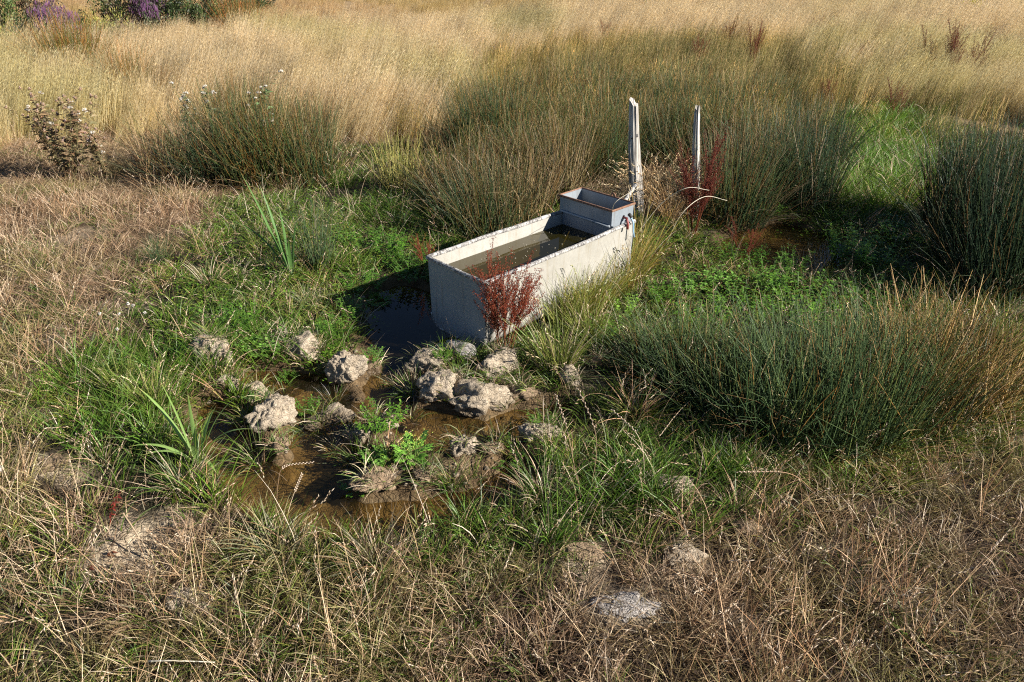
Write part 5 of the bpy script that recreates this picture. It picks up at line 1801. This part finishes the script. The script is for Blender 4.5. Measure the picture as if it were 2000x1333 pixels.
stalk([(395, 508, .0), (372, 440, .30), (345, 345, .72)], .003, "tall single golden stem slanting over the left turf", 0, P_GOLD)
stalk([(1300, 480, .0), (1330, 420, .35), (1375, 385, .45), (1420, 392, .38)], .0028, "pale bent reed arching before the dark red dock", 0, P_PALE)
stalk([(1205, 460, .25), (1202, 430, .45), (1200, 398, .66), (1250, 365, .72)], .0022, "pale bent stem kinked over the tank box", 0, P_PALE)
stalk([(1235, 470, .1), (1290, 400, .4), (1340, 368, .55), (1385, 372, .50)], .0025, "long pale bent reed arching right of the tank box", 0, P_PALE)
stalk([(1385, 750, .0), (1330, 800, .12), (1290, 850, .2)], .0018, "pale grass ear hanging over the shaded side of the rush bank", 14)
stalk([(1590, 960, .0), (1540, 925, .18), (1440, 922, .24)], .0022, "pale arching grass ear before the rush bank's front", 20, P_STRAW)
stalk([(1130, 960, .0), (1110, 850, .25), (1085, 770, .40)], .0018, "thin pale ear crossing the right bank clod", 14)
stalk([(1150, 980, .0), (1165, 860, .3), (1130, 760, .5)], .0018, "thin pale ear left of the rush bank, leaning left", 14)
stalk([(1260, 960, .0), (1250, 860, .3), (1195, 800, .42)], .0018, "thin pale ear before the brown-green shaded tussock", 14)
stalk([(1390, 1160, .0), (1340, 1120, .10), (1300, 1125, .06)], .002, "short bent straw over the bright foreground clod", 0)
stalk([(300, 1095, .0), (262, 1035, .12), (240, 1002, .20)], .005, "stout tan stalk lying on the bare mud patch", 0, [(.5, .38, .24)], "dead_stalk")
stalk([(520, 1185, .02), (400, 1095, .05), (300, 1060, .10)], .003, "long tan stem lying across the bare mud patch", 0, [(.45, .33, .2)], "dead_stalk")
stalk([(290, 1292, .06), (340, 1291, .08), (420, 1294, .05)], .0035, "thick bleached stalk lying level in the foreground straw", 0, P_PALE, "dead_stalk")
stalk([(960, 985, .0), (958, 945, .05), (975, 925, .10), (995, 940, .06), (985, 965, .02), (962, 955, .05), (955, 925, .12), (985, 912, .15)], .0028, "curled dark brown dead stem over the shaded water", 0, [(.10, .055, .03)], "dead_stalk")

# the red-leaved sprig on the bare patch
p = at(215, 1030)
root = empty("dead_dock_sprig", (p.x, p.y, gz(p.x, p.y)))
g = Geo()
c = np.array([[.25, .05, .03]])
P, D = ribbons(g, np.zeros((1, 3)), np.array([.6]), np.array([.3]), np.array([.5]), np.array([.17]), np.array([.004]), c, c, 6, 0, tube=True, tip=.5)
link("stem", g.mesh("sprig_stem", M_PLANT), root)
for k in range(14):
    g = Geo()
    f = .4 + .6 * k / 14
    q = P[0, int(f * 6) if f < 1 else 6]
    leaves(g, np.array([q]), np.array([k * 2.4]), np.array([.2]), np.array([.022]), np.array([.009]), pick([(.18, .025, .02), (.22, .04, .025)], 1), .4, .4)
    link("leaf", g.mesh("sprig_leaf", M_PLANT), root)
tag(root, "small dark red dead dock sprig at the bare patch's far edge", "dock")
for px, py, az, lb in ((210, 1095, .5, "curled brown-red dead leaf on the bare mud patch"), (188, 1125, 2.6, "dark red dead leaf at the near end of the bare patch")):
    p = at(px, py)
    g = Geo()
    leaves(g, np.zeros((3, 3)), np.array([az, az + .35, az - .3]), np.array([.5, .3, .2]), np.array([.055, .04, .035]), np.array([.02, .017, .014]), pick([(.20, .09, .04), (.15, .05, .03)], 3), .6, .5)
    tag(link("dead_leaf", g.mesh("dead_leaf", M_PLANT), None, (p.x, p.y, gz(p.x, p.y) + .02)), lb, "leaf")

# white clover in the grass on the left
for k, (px, py) in enumerate([(198, 652), (236, 655), (262, 636), (300, 652), (274, 634), (236, 680)]):
    p = at(px, py)
    root = empty("clover", (p.x, p.y, gz(p.x, p.y)))
    g = Geo(); c = np.array([[.14, .22, .05]])
    P, D = ribbons(g, np.zeros((1, 3)), np.array([k * 1.1]), np.array([.1]), np.array([.2]), np.array([.15]), np.array([.003]), c, c, 3, 0, tube=True)
    link("stem", g.mesh("clover_stem", M_PLANT), root)
    g = Geo(); n = 28
    d = rng.standard_normal((n, 3)); d /= np.linalg.norm(d, axis=1, keepdims=True)
    spindles(g, P[0, -1] + d * .007, d, .012, .005, pick([(.72, .70, .62), (.66, .60, .52)], n))
    link("flower_head", g.mesh("clover_head", M_PLANT), root)
    tag(root, ["white clover flower, leftmost in the grass of the left bank", "white clover flower, second from the left", "white clover flower at the back of the little cluster",
               "white clover flower, rightmost and brightest", "white clover flower just right of the rearmost one", "lowest brownish clover flower of the little cluster"][k], "clover", "white clover flowers on the left bank")
